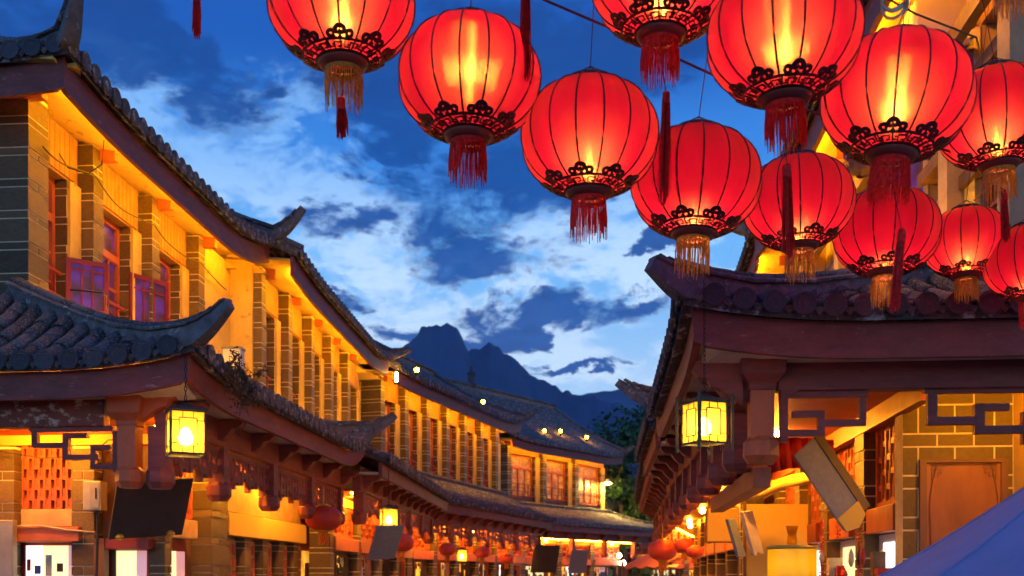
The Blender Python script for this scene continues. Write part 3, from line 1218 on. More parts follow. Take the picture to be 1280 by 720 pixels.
        # ridge course against the wall and the swept hips
        if hip0:
            fr = h.slope((s0, e), (s0, e - front_len - 1.6), (1, 0), dfront, ze, zt, e, 0, front_flare, 0, fw)
            sl.f0 = 0
            fb = fr.bed('skirt_roof', 'tile_bed', h.root)
            fr.tiles(fb, fsp, 0.27, frad, x1=front_len + 1.4, lumps=True)
            fr.fascia('fascia', 'fascia', h.root, fh + 0.02)
            fr.soffit('soffit', 'soffit', h.root, 0.13, 0.42, fh + 0.02, zb + 0.02, x0=0.15)
            h.hipbeam = ridge_beam(h.root, fr.hip(0, 16), 0.15, 0.10, 0.16, 0.12, curl=curl, reach=reach)
            h.front = fr
        if hip1:
            en = h.slope((s1, e), (s1, 0), (-1, 0), 0.9, ze, zt, e, 0, f1, 0, fw)
            eb = en.bed('skirt_roof', 'tile_bed', h.root)
            J = MB()
            en.tiles(eb, 0.20, 0.27, 0.078, joined=J)
            J.build('roof_tiles', 'tile', eb, kind='stuff')
            en.fascia('fascia', 'fascia', h.root, fh)
            c1 = curl if curl1 is None else curl1
            ridge_beam(h.root, sl.hip(1), 0.15, 0.10, 0.12, 0.10, curl=c1, reach=0.35)
        a, b = s0 + (dfront if hip0 else 0), s1 - (0.9 if hip1 else 0)
        n = max(3, int((b - a) / 0.24))
        ridge_beam(h.root, [h.P(a + (b - a) * k / n, 0.10, zt + 0.0) for k in range(n + 1)], 0.13, 0.13, 0.11, 0.11, curl=0)
        h.zb = zb
        return sl

    # ---- carved frieze of pendant posts and fretwork under the plate
    def frieze(h, s_list, zt, zb=2.42, o=None, panels=True, wood='maroon_wood', style=0, fine=True):
        o = h.e - 0.44 if o is None else o
        post = MB()
        post.span((-0.075, -0.075, zb + 0.16), (0.075, 0.075, zt))
        ring = lambda w, z: [(w * math.cos(math.pi / 4 * k + math.pi / 8), w * math.sin(math.pi / 4 * k + math.pi / 8), z) for k in range(8)]
        post.loft([ring(0.085, zb + 0.175), ring(0.115, zb + 0.14), ring(0.118, zb + 0.05), ring(0.085, zb), ring(0.05, zb - 0.004)])
        pm = post.mesh('pendant_post', wood)
        for s in s_list:
            link('pendant_post', pm, h.root, h.P(s, o, 0))
        if not panels:
            return
        for a, b in zip(s_list, s_list[1:]):
            a, b = a + 0.085, b - 0.085
            if b - a < 0.25:
                continue
            mb = MB()
            z0, z1 = zb + 0.14, zt - 0.02
            hh = z1 - z0
            t = 0.045
            h.span(mb, (a, o - 0.03, z1 - t), (b, o + 0.03, z1))
            n = max(2, int((b - a) / (0.21 if fine else 0.4)))
            for k in range(n):
                p, q = a + (b - a) * k / n, a + (b - a) * (k + 1) / n
                w = q - p
                lev = 0.0 if k % 2 else hh * 0.16
                h.span(mb, (p + w * 0.10, o - 0.028, z0 + lev), (p + w * 0.34, o + 0.028, z1 - t))
                h.span(mb, (p + w * 0.66, o - 0.026, z0 + lev + hh * 0.14), (p + w * 0.90, o + 0.026, z1 - t))
                h.span(mb, (p, o - 0.024, z0 + lev + hh * 0.22), (q, o + 0.024, z0 + lev + hh * 0.40))
                h.span(mb, (p + w * 0.3, o - 0.022, z0 + lev + hh * 0.58), (q, o + 0.022, z0 + lev + hh * 0.72))
            mb.build('fretwork', wood, h.root)

    def lattice(h, s0, s1, z0, z1, o, wood='lattice_wood', cols=7, rows=5, bar=0.022, back='red_wood', parent=None, single=False):
        """wooden window grille: uprights and short staggered bars in front of a dark backing"""
        mb = MB()
        fr = 0.045
        h.span(mb, (s0, o, z0), (s0 + fr, o + 0.06, z1))
        h.span(mb, (s1 - fr, o, z0), (s1, o + 0.06, z1))
        h.span(mb, (s0 + fr, o, z0), (s1 - fr, o + 0.06, z0 + fr))
        h.span(mb, (s0 + fr, o, z1 - fr), (s1 - fr, o + 0.06, z1))
        w = (s1 - s0 - 2 * fr) / cols
        hgt = (z1 - z0 - 2 * fr) / rows
        for c in range(cols + 1):
            x = s0 + fr + w * c
            h.span(mb, (x - bar / 2, o + 0.006, z0 + fr), (x + bar / 2, o + 0.05, z1 - fr))
            if c < cols:
                for r in range(rows + 1):
                    z = z0 + fr + hgt * r
                    if (r + c) % 2 == 0:
                        h.span(mb, (x, o + 0.010, z - bar * 1.1), (x + w, o + 0.046, z + bar * 1.1))
                    else:
                        h.span(mb, (x + w * 0.5 - bar * 0.4, o + 0.012, max(z0, z - hgt)), (x + w * 0.5 + bar * 0.4, o + 0.044, min(z1, z + hgt * 0.1)))
        g = mb.build('lattice', wood, parent or h.root)
        if back:
            h.span(MB(), (s0 + 0.004, o - 0.05, z0 + 0.004), (s1 - 0.004, o - 0.02, z1 - 0.004)).build('backing', back, g)
        return g

    def goods(h, s0, s1, o, z_door, rows=(1.35, 1.68)):
        """shelves of wares and things dangling in a shop opening"""
        sh = MB()
        for z in rows:
            h.span(sh, (s0, o, z - 0.03), (s1, o + 0.2, z))
        sf = sh.build('shelf', 'brown_wood', h.root)
        sets = {c: MB() for c in ('red', 'green', 'blue', 'cream', 'brown')}
        for z in rows:
            x = s0
            while x < s1 - 0.05:
                w = h.rnd.uniform(0.04, 0.13)
                hh = h.rnd.uniform(0.05, 0.24)
                if h.rnd.random() < 0.75:
                    mb = sets[h.rnd.choice(list(sets))]
                    c = h.P(x + w / 2, o + h.rnd.uniform(0.06, 0.14), z)
                    if h.rnd.random() < 0.5:
                        mb.box((c[0], c[1], z + hh / 2), (w, w, hh))
                    else:
                        mb.lathe([(w * 0.3, 0), (w * 0.5, hh * 0.35), (w * 0.3, hh * 0.75), (w * 0.18, hh * 0.8), (w * 0.2, hh)], 8, c)
                x += w + h.rnd.uniform(0.0, 0.05)
        x = s0 + 0.05
        while x < s1:
            if h.rnd.random() < 0.6:
                ln = h.rnd.uniform(0.08, 0.22)
                mb = sets[h.rnd.choice(('red', 'cream', 'brown', 'red'))]
                c = h.P(x, o + 0.28, z_door - 0.07)
                mb.lathe([(0.004, 0), (0.022, -ln * 0.3), (0.026, -ln * 0.7), (0.010, -ln)], 6, c)
            x += h.rnd.uniform(0.07, 0.16)
        for c, mb in sets.items():
            if mb.v:
                mb.build('goods', 'goods_' + c, sf, kind='stuff')

    # ---- shop fronts along the street
    def shops(h, s0, s1, pitch=1.6, z_door=2.05, z_top=2.9, single=True, looks=None, wood='orange_wood', pillar=True, lat_wood='lattice_wood', lamp=True, lstr='warm_bulb'):
        g = h.g
        n = max(1, int(round((s1 - s0) / pitch)))
        w = (s1 - s0) / n
        h.part('shop_wall', 'red_wood', (s0, -0.3, 0), (s1, g - 0.6, 3.05))
        h.part('porch_ceiling', 'orange_wood', (s0, g - 0.6, z_top + 0.02), (s1, h.e - 0.52, z_top + 0.06))
        mb = MB()
        mb.tube([h.P(s0 + 0.1, h.e - 0.56, z_top + 0.005), h.P(s1 - 0.1, h.e - 0.56, z_top + 0.005)], 0.010, 4)
        mb.build('light_strip', 'frieze_light', h.root)
        looks = looks or ['shop_amber', 'shop_cream', 'shop_amber', 'shop_white', 'shop_amber', 'shop_pink', 'shop_amber']
        for k in range(n):
            a = s0 + w * k
            b = a + w
            if pillar:
                core = h.part('pillar', 'mortar', (a + 0.004, g - 0.298, 0), (a + 0.276, g - 0.001, z_top))
                h.courses(core, a, a + 0.28, g - 0.3, g + 0.004, 0.9 if single else 1.4, z_top, single)
            p = a + 0.285
            h.part('lintel', wood, (p, g - 0.2, z_door), (b - 0.003, g + 0.03, z_door + 0.2), bevel=0.006)
            h.lattice(p + 0.01, b - 0.012, z_door + 0.22, z_top - 0.13, g - 0.13, lat_wood, 6 if single else 5, 4)
            h.part('top_rail', 'yellow_panel', (p, g - 0.18, z_top - 0.12), (b - 0.003, g - 0.04, z_top))
            # door posts and the lit shop behind
            f = MB()
            h.span(f, (p, g - 0.24, 0), (p + 0.06, g - 0.14, z_door))
            h.span(f, (b - 0.065, g - 0.24, 0), (b - 0.005, g - 0.14, z_door))
            h.span(f, (p + 0.06, g - 0.235, z_door - 0.06), (b - 0.065, g - 0.145, z_door - 0.001))
            m = p + (b - p) * h.rnd.choice((0.4, 0.5, 0.6))
            h.span(f, (m - 0.025, g - 0.23, 0), (m + 0.025, g - 0.15, z_door - 0.06))
            fo = f.build('shop_front', wood if k % 2 else 'brown_wood', h.root)
            h.span(MB(), (p + 0.02, g - 0.56, 0.3), (m - 0.001, g - 0.55, z_door)).build('shop_pane', looks[(2 * k) % len(looks)], fo)
            h.span(MB(), (m, g - 0.56, 0.3), (b - 0.02, g - 0.55, z_door)).build('shop_pane', looks[(2 * k + 1) % len(looks)], fo)
            h.goods(p + 0.08, b - 0.08, g - 0.5, z_door)
            if lamp and k % 2 == 0:
                c = h.P((p + b) / 2, g + 0.16, z_top - 0.03)
                MB().lathe([(0.02, -0.04), (0.045, -0.02), (0.045, 0.02), (0.02, 0.045)], 8, c).build('ceiling_lamp', lstr, h.root)


# ------------------------------------------------------------------ red silk lanterns
LR, LH, LO = 0.29, 0.232, 0.098          # half width, half height, radius of the openings


def shade_pt(phi, th, off=0.0, ribbed=True):
    c = max(0.0, math.cos(phi)) ** 0.86
    f = 1 - (0.017 * (1 - math.cos(16 * th)) / 2 if ribbed else 0.0)
    r = LR * c * f + off * math.cos(phi)
    return Vector((r * math.cos(th), r * math.sin(th), LH * math.sin(phi) + off * math.sin(phi)))


PHI0 = -math.acos((LO / LR) ** (1 / 0.86))


def surf(th, u, off=0.0):
    """point u metres up the meridian from the lower opening"""
    phi = PHI0 + u / 0.262
    return shade_pt(phi, th, off)


def lantern_meshes():
    M = {}
    mb = MB()
    n, k = 14, 96
    rings = []
    for i in range(n + 1):
        phi = PHI0 + (-2 * PHI0) * i / n
        rings.append([shade_pt(phi, 2 * math.pi * j / k) for j in range(k)])
    mb.loft(rings, True, False)
    M['shade'] = mb.mesh('shade', 'silk', True)

    mb = MB()
    mb.tube([shade_pt(PHI0 + (-2 * PHI0) * i / 16, 0, 0.001, False) for i in range(17)], 0.0042, 4)
    M['rib'] = mb.mesh('rib', 'rib', True)

    # fretted band with a key pattern between two rims
    mb = MB()
    seg = 64

    def bar(t0, u0, t1, u1, w0, w1):
        vs = []
        for off in (0.004, 0.009):
            vs += [surf(t0, u0, off), surf(t1, u0, off), surf(t1, u1, off), surf(t0, u1, off)]
        mb.add(vs, [(0, 3, 2, 1), (4, 5, 6, 7), (0, 1, 5, 4), (1, 2, 6, 5), (2, 3, 7, 6), (3, 0, 4, 7)])
    for (u0, u1) in ((0.0, 0.009), (0.052, 0.062)):
        for j in range(seg):
            a, b = 2 * math.pi * j / seg, 2 * math.pi * (j + 1) / seg
            bar(a, u0, b, u1, 0, 0)
    keys = 14
    for j in range(keys):
        a = 2 * math.pi * j / keys
        w = 2 * math.pi / keys
        q = lambda f: a + w * f
        t = 0.005
        bar(q(0.06), 0.009, q(0.16), 0.044, 0, 0)
        bar(q(0.16), 0.039, q(0.62), 0.044, 0, 0)
        bar(q(0.53), 0.022, q(0.62), 0.039, 0, 0)
        bar(q(0.30), 0.018, q(0.62), 0.0225, 0, 0)
        bar(q(0.72), 0.018, q(0.81), 0.052, 0, 0)
        bar(q(0.81), 0.018, q(1.06), 0.0225, 0, 0)
        bar(q(0.90), 0.030, q(1.06), 0.035, 0, 0)
    M['fret_band'] = mb.mesh('fret_band', 'frame_metal')

    # cloud-head ornament on the rim of the band, built for th = 0
    mb = MB()

    def arc(cx, cyy, r, a0, a1, w, n=12):
        pr = []
        for i in range(n + 1):
            a = R(a0 + (a1 - a0) * i / n)
            pr.append((a, r - w / 2, r + w / 2))
        for (p, q) in zip(pr, pr[1:]):
            vs = []
            for off in (0.004, 0.0095):
                for (a, r0, r1) in ((p[0], p[1], p[2]), (q[0], q[1], q[2])):
                    for rr in (r0, r1):
                        x, y = cx + rr * math.cos(a), cyy + rr * math.sin(a)
                        vs.append(surf(x / 0.19, 0.060 + y, off))
            mb.add(vs, [(0, 1, 3, 2), (4, 6, 7, 5), (0, 2, 6, 4), (1, 5, 7, 3), (0, 4, 5, 1), (2, 3, 7, 6)])
    arc(0, 0.033, 0.0175, -35, 215, 0.018)
    arc(-0.037, 0.020, 0.0135, 10, 330, 0.0145)
    arc(0.037, 0.020, 0.0135, -150, 170, 0.0145)
    arc(-0.018, 0.012, 0.012, 20, 180, 0.012)
    arc(0.018, 0.012, 0.012, 0, 160, 0.012)
    arc(0, 0.028, 0.004, 0, 360, 0.006, 8)
    arc(0, 0.004, 0.006, 0, 360, 0.008, 8)
    M['cloud_ornament'] = mb.mesh('cloud_ornament', 'frame_metal')

    zt = -shade_pt(PHI0, 0).z
    mb = MB()
    mb.lathe([(0.094, zt - 0.006), (0.104, zt - 0.002), (0.104, zt + 0.016), (0.094, zt + 0.018), (0.05, zt + 0.022), (0.05, zt + 0.012)], 24, caps=False)
    for j in range(4):
        a = math.pi / 2 * j
        mb.tube([(0.095 * math.cos(a), 0.095 * math.sin(a), zt + 0.015), (0.0, 0.0, zt + 0.075)], 0.0025, 4)
    M['top_cap'] = mb.mesh('top_cap', 'frame_metal')
    mb = MB()
    mb.lathe([(LO - 0.006, -zt + 0.006), (LO + 0.004, -zt), (LO - 0.004, -zt - 0.022), (0.076, -zt - 0.034), (0.066, -zt - 0.034), (LO - 0.018, -zt - 0.016)], 24, caps=False)
    M['collar'] = mb.mesh('collar', 'red_wood', True)
    for nm, m, seed, cnt in (('fringe', 'fringe_red', 1, 78), ('fringe', 'fringe_gold', 2, 60)):
        rnd = random.Random(seed)
        mb = MB()
        mb.lathe([(0.069, -zt - 0.028), (0.073, -zt - 0.030), (0.073, -zt - 0.05), (0.069, -zt - 0.052)], 20, caps=False)
        for j in range(cnt):
            a = 2 * math.pi * (j + rnd.random() * 0.7) / cnt
            r0, r1 = 0.071, 0.071 + rnd.uniform(-0.006, 0.008)
            ln = rnd.uniform(0.115, 0.165) * (0.62 if m == 'fringe_gold' and rnd.random() < 0.3 else 1)
            da = rnd.uniform(-0.05, 0.05)
            mb.tube([(r0 * math.cos(a), r0 * math.sin(a), -zt - 0.04), (r1 * math.cos(a + da * 0.5), r1 * math.sin(a + da * 0.5), -zt - 0.04 - ln * 0.5), (r1 * math.cos(a + da), r1 * math.sin(a + da), -zt - 0.04 - ln)], [0.0030, 0.0030, 0.0018], 3)
        M[m] = mb.mesh(nm, m)
    mb = MB()
    mb.tube([(0, 0, zt + 0.02), (0, 0, 0.06)], 0.004, 6)
    mb.lathe([(0.012, 0.012), (0.02, 0.02), (0.02, 0.055), (0.012, 0.065)], 8)
    M['bulb_holder'] = mb.mesh('bulb_holder', 'gold_paint')
    mb = MB()
    mb.lathe([(0.003, -0.040), (0.011, -0.036), (0.016, -0.025), (0.016, -0.010), (0.011, 0.004), (0.008, 0.014)], 12)
    M['bulb'] = mb.mesh('bulb', 'lantern_bulb', True)
    return M


LM = lantern_meshes()
ZT = -shade_pt(PHI0, 0).z


def make_lantern():
    t = thing('red_lantern', 'x', 'lantern')
    link('shade', LM['shade'], t)
    for j in range(16):
        link('rib', LM['rib'], t, rot=(0, 0, 2 * math.pi * j / 16))
    b = link('fret_band', LM['fret_band'], t)
    for j in range(8):
        link('cloud_ornament', LM['cloud_ornament'], b, rot=(0, 0, 2 * math.pi * j / 8))
    link('top_cap', LM['top_cap'], t)
    link('collar', LM['collar'], t)
    link('fringe', LM['fringe_red'], t)
    link('bulb_holder', LM['bulb_holder'], t)
    link('bulb', LM['bulb'], t)
    return t


def add_tassel(t, drop, length, dx=0.0, w=0.022, gold=0.0, dy=0.0):
    """long silk tassel hanging on a cord from the middle of the fringe"""
    z0 = -ZT - 0.02
    mb = MB()
    mb.tube([(0, 0, z0 + 0.14), (dx * 0.2, dy * 0.2, z0 - 0.1), (dx, dy, z0 - drop)], 0.0022, 4)
    c = mb.build('tassel', 'rope_red', t)
    mb = MB()
    mb.lathe([(0.006, z0 - drop + 0.01), (w * 0.7, z0 - drop), (w * 0.8, z0 - drop - 0.045), (w * 0.65, z0 - drop - 0.05)], 10, (dx, dy, 0))
    mb.build('knot', 'fringe_red' if gold < 0.5 else 'fringe_gold', c)
    rnd = random.Random(int(drop * 1000 + length * 777))
    mb = MB()
    for j in range(40):
        a = rnd.uniform(0, 6.28)
        r = w * 0.75 * math.sqrt(rnd.random())
        sp = rnd.uniform(0.9, 1.5)
        x, y = dx + r * math.cos(a), dy + r * math.sin(a)
        ln = length * rnd.uniform(0.8, 1.0)
        mb.tube([(x, y, z0 - drop - 0.04), (dx + (x - dx) * sp, dy + (y - dy) * sp, z0 - drop - 0.04 - ln * 0.5), (dx + (x - dx) * sp + rnd.uniform(-0.006, 0.006), dy + (y - dy) * sp, z0 - drop - 0.04 - ln)], [0.0030, 0.0032, 0.0018], 3)
    mb.build('strands', 'fringe_red', c)


def place_lanterns():
    proto = make_lantern()
    # x, y, z, width, tilt x, tilt y, turn, gold fringe, tassel (drop, length, dx), label
    D = [
        (-0.679, 4.143, 3.979, 0.58, 0.03, -0.02, 0.1, 1, (0.13, 0.12, -0.01), 'leftmost glowing red lantern, cut by the upper edge, short red tag below its fringe'),
        (-0.173, 4.236, 3.723, 0.58, 0.0, 0.02, 0.3, 0, None, 'whole red lantern second from the left, bright light in its middle'),
        (0.327, 4.384, 3.548, 0.58, 0.02, 0.0, 0.52, 0, None, 'red lantern third from the left, hanging on a thin cord in open sky'),
        (0.606, 4.189, 4.11, 0.58, 0.0, 0.03, 0.2, 0, (0.22, 0.42, 0.03), 'red lantern mostly above the upper edge whose long tassel falls past another lantern'),
        (1.032, 3.948, 3.747, 0.58, 0.03, -0.03, 0.0, 0, (0.24, 0.32, 0.0), 'largest red lantern, upper right, with a tassel hanging over the lantern below it'),
        (0.823, 4.654, 3.461, 0.58, 0.0, 0.05, 0.33, 1, None, 'red lantern just left of the right hand eave, crossed by another lantern tassel'),
        (1.524, 4.12, 3.595, 0.58, 0.02, 0.10, 0.45, 0, (0.27, 0.29, 0.09), 'tilted red lantern under a coil of pale cable, bright streak across its middle'),
        (2.407, 5.164, 3.976, 0.58, 0.02, -0.06, 0.1, 1, (0.12, 0.22, 0.02), 'red lantern at the right edge, in front of the violet lit window'),
        (1.516, 5.504, 3.677, 0.58, 0.0, -0.03, 0.15, 1, None, 'plain red lantern below the largest one, in front of the yellow lit soffit'),
        (2.088, 5.8, 3.618, 0.58, 0.0, 0.04, 0.6, 1, None, 'red lantern glowing brightest at its foot, low over the right tile roof'),
        (2.592, 5.932, 3.603, 0.47, 0.0, 0.0, 0.25, 2, None, 'smallest red lantern with a bright golden fringe touching the tile ends'),
        (2.893, 5.804, 3.454, 0.50, 0.0, -0.04, 0.4, 0, None, 'red lantern cut by the right edge, lowest of the cluster'),
        (2.409, 5.027, 4.824, 0.58, 0.0, 0.0, 0.0, 1, None, 'red lantern above the upper right corner, only its gold fringe in view'),
        (-1.344, 4.435, 4.64, 0.58, 0.0, 0.0, 0.0, 0, (0.18, 0.19, 0.0), 'red lantern above the frame on the left, only its small tassel in view'),
        (0.053, 4.076, 4.49, 0.58, 0.0, 0.0, 0.0, 0, (0.12, 0.46, 0.0), 'red lantern above the frame whose long tassel hangs beside the second lantern'),
    ]
    out = []
    for i, (x, y, z, d, tx, ty, rz, gold, tas, lab) in enumerate(D):
        t = proto if i == 0 else copy_tree(proto)
        if i == 0:
            pass
        out.append(t)
    for t, (x, y, z, d, tx, ty, rz, gold, tas, lab) in zip(out, D):
        t.location = (x, y, z)
        t.rotation_euler = (tx, ty, rz)
        k = d / 0.58
        t.scale = (k, k, k)
        tag(t, lab, 'lantern', 'lit red silk lanterns strung over the street')
        if gold:
            for ch in t.children:
                if ch.name.split('.')[0] == 'fringe':
                    ch.data = LM['fringe_gold']
        if tas:
            add_tassel(t, *tas)
    return out


# ------------------------------------------------------------------ hanging frame lamps
def lamp_meshes():
    M = {}
    w, hh = 0.105, 0.27
    t = 0.012
    fr = MB()
    for sx in (-1, 1):
        for sy in (-1, 1):
            fr.box((sx * w, sy * w, 0), (t, t, hh + 0.02))
    for z in (-hh / 2, hh / 2):
        for s in (-1, 1):
            fr.box((0, s * w, z), (2 * w - t, t * 0.95, t))
            fr.box((s * w, 0, z), (t * 0.95, 2 * w - t, t))
    M['frame'] = fr.mesh('frame', 'bronze')
    # fretwork of one face (facing +x)
    f = MB()
    x = w + 0.001
    a, b = w * 0.52, hh * 0.33
    for s in (-1, 1):
        f.box((x, s * a, 0), (0.006, 0.007, 2 * b))
        f.box((x, 0, s * b), (0.006, 2 * a - 0.007, 0.007))
        for q in (-1, 1):
            f.box((x, s * (a + (w - a) / 2), q * b * 0.82), (0.005, w - a - 0.007, 0.005))
            f.box((x, q * a * 0.6, s * (b + (hh / 2 - b) / 2)), (0.005, 0.005, hh / 2 - b - 0.007))
    M['fretwork'] = f.mesh('fretwork', 'bronze')
    p = MB()
    q = w - t / 2
    p.add([(w - 0.002, -q, -hh / 2 + t / 2), (w - 0.002, q, -hh / 2 + t / 2), (w - 0.002, q, hh / 2 - t / 2), (w - 0.002, -q, hh / 2 - t / 2)], [(0, 1, 2, 3)])
    M['pane'] = p.mesh('pane', 'frosted_glass')
    c = MB()
    c.loft([[(sx * q, sy * q, z) for sx, sy in ((-1, -1), (1, -1), (1, 1), (-1, 1))] for q, z in ((w + 0.012, hh / 2 + 0.008), (w + 0.012, hh / 2 + 0.018), (0.05, hh / 2 + 0.04), (0.02, hh / 2 + 0.06))])
    M['cap'] = c.mesh('cap', 'bronze')
    rd = MB()
    rd.lathe([(0.009, -0.19), (0.011, -0.185), (0.011, 0.185), (0.009, 0.19)], 8)
    rd.tube([(0, 0, 0.1), (-0.03, -0.03, 0.1)], 0.005, 4)
    rd.tube([(0, 0, -0.1), (-0.03, -0.03, -0.1)], 0.005, 4)
    M['rod'] = rd.mesh('rod', 'bronze')
    bu = MB()
    bu.lathe([(0.016, -0.08), (0.042, -0.062), (0.050, -0.025), (0.034, 0.015), (0.016, 0.04)], 12)
    M['bulb'] = bu.mesh('bulb', 'lamp_bulb', True)
    hn = MB()
    hn.tube([(0, 0, hh / 2 + 0.03), (0, 0, 0.02)], 0.008, 6)
    M['bulb_holder'] = hn.mesh('bulb_holder', 'bronze')
    return M


HM = lamp_meshes()


def frame_lamp(loc, rz, chain, label, scale=1.0, rods=False):
    t = thing('hanging_lamp', label, 'lamp', loc, rz, 'framed glass lamps under the eaves')
    t.scale = (scale, scale, scale)
    link('frame', HM['frame'], t)
    for k in range(4):
        p = link('pane', HM['pane'], t, rot=(0, 0, math.pi / 2 * k))
        link('fretwork', HM['fretwork'], p)
    link('cap', HM['cap'], t)
    link('bulb', HM['bulb'], t)
    link('bulb_holder', HM['bulb_holder'], t)
    if rods:
        for k in range(4):
            a = math.pi / 4 + math.pi / 2 * k
            link('corner_rod', HM['rod'], t, (0.185 * math.cos(a), 0.185 * math.sin(a), 0.0), (0, 0, math.pi / 2 * k))
    ch = MB()
    z = 0.20
    k = 0
    while z < 0.2 + chain / scale:
        ring = []
        n = 8
        for i in range(n + 1):
            a = 2 * math.pi * i / n
            x, y = 0.008 * math.cos(a), 0.018 * math.sin(a)
            ring.append((x, 0, z + y) if k % 2 else (0, x, z + y))
        ch.tube(ring, 0.0028, 4)
        z += 0.030
        k += 1
    ch.build('chain', 'iron', t)
    return t


# ------------------------------------------------------------------ unlit round lanterns down the street
def far_lantern_proto():
    mb = MB()
    n, k = 10, 36
    rings = []
    for i in range(n + 1):
        phi = -1.25 + 2.5 * i / n
        rings.append([((0.24 * math.cos(phi) ** 0.8) * (1 - 0.03 * (1 - math.cos(12 * th)) / 2) * math.cos(th), (0.24 * math.cos(phi) ** 0.8) * (1 - 0.03 * (1 - math.cos(12 * th)) / 2) * math.sin(th), 0.165 * math.sin(phi)) for th in [2 * math.pi * j / k for j in range(k)]])
    mb.loft(rings)
    A = mb.mesh('shade', 'far_lantern', True)
    mb = MB()
    mb.lathe([(0.09, 0.15), (0.095, 0.165), (0.06, 0.185), (0.01, 0.19), (0.006, 0.42)], 12)
    mb.lathe([(0.06, -0.185), (0.095, -0.165), (0.09, -0.15)], 12)
    B = mb.mesh('cap', 'gold_paint')
    mb = MB()
    rnd = random.Random(5)
    for j in range(30):
        a = 2 * math.pi * j / 30
        mb.tube([(0.06 * math.cos(a), 0.06 * math.sin(a), -0.18), (0.065 * math.cos(a), 0.065 * math.sin(a), -0.18 - rnd.uniform(0.12, 0.17))], 0.004, 3)
    return A, B, mb.mesh('fringe', 'fringe_gold')


# ------------------------------------------------------------------ trees, hills
def make_tree(loc, h, rad, label, seed, n=9000, base=0.25, leaf=(0.10, 0.22)):
    t = thing('leafy_tree', label, 'tree', loc)
    rnd = random.Random(seed)
    mb = MB()
    top = Vector((0.3, 0.1, h * 0.8))
    mb.tube([(0, 0, -0.1), (0.08, 0, h * 0.2), (0.2, 0.1, h * 0.45), top], [0.28, 0.22, 0.16, 0.05], 8)
    limbs = []
    for k in range(9):
        a = rnd.uniform(0, 6.28)
        z0 = h * rnd.uniform(base + 0.05, 0.7)
        r = rad * rnd.uniform(0.5, 0.85)
        e = Vector((r * math.cos(a), r * math.sin(a), z0 + h * rnd.uniform(0.08, 0.25)))
        mb.tube([(0.1, 0.05, z0 - 0.3), e * 0.5 + Vector((0, 0, z0 * 0.45)), e], [0.11, 0.07, 0.02], 5)
        limbs.append(e)
    mb.build('trunk', 'bark', t, True)
    clumps = [(e, rad * rnd.uniform(0.28, 0.45)) for e in limbs] + [(top, rad * 0.4)]
    for k in range(12):
        a, rr = rnd.uniform(0, 6.28), rad * math.sqrt(rnd.random()) * 0.8
        clumps.append((Vector((rr * math.cos(a), rr * math.sin(a), h * rnd.uniform(base + 0.08, 0.95) - rr * 0.25)), rad * rnd.uniform(0.2, 0.38)))
    cr = MB()
    for k in range(n):
        c, r = rnd.choice(clumps)
        d = Vector((rnd.gauss(0, 1), rnd.gauss(0, 1), rnd.gauss(0, 1))).normalized()
        p = c + d * r * rnd.random() ** 0.45
        p.z = max(p.z, h * base * 0.6)
        u = Vector((rnd.gauss(0, 1), rnd.gauss(0, 1), rnd.gauss(0, 0.6))).normalized()
        w = u.cross(d + Vector((0.01, 0.02, 0.3))).normalized()
        s = rnd.uniform(*leaf)
        cr.add([p - u * s, p + w * s * 0.5, p + u * s, p - w * s * 0.5], [(0, 1, 2, 3)])
    me = bpy.data.meshes.new('crown')
    me.from_pydata(cr.v, [], cr.f)
    me.materials.append(MATS['leaf'])
    link('crown', me, t)
    return t


def ridge_terrain(name, m, Y, pts, depth, seed, x0, x1, nx=260, ny=26, rough=26):
    """a mountain range as terrain: its crest follows the skyline, with spurs and gullies on both flanks"""
    def crest(x):
        for (a, ha), (b, hb) in zip(pts, pts[1:]):
            if a <= x <= b:
                k = (x - a) / (b - a)
                return ha + (hb - ha) * k
        return pts[0][1] if x < pts[0][0] else pts[-1][1]
    mb = MB()
    rows = []
    for j in range(ny + 1):
        q = -1 + 2 * j / ny
        row = []
        for i in range(nx + 1):
            x = x0 + (x1 - x0) * i / nx
            y = Y + q * depth
            sw = 0.5 + 0.5 * noise.noise(Vector((x * 0.004, q * 1.5, seed)))
            z = crest(x + q * 80 * noise.noise(Vector((x * 0.002, 0, seed + 3)))) * (1 - abs(q) ** (0.8 + 0.5 * sw))
            z += rough * (1 - abs(q)) * noise.fractal(Vector((x * 0.026, y * 0.02, seed)), 0.8, 2.1, 6)
            row.append((x, y, max(-3.0, z) if abs(q) < 1 else -3.0))
        rows.append(row)
    mb.loft(rows, False, False)
    return tag(mb.build(name, m, None, True), kind='structure')


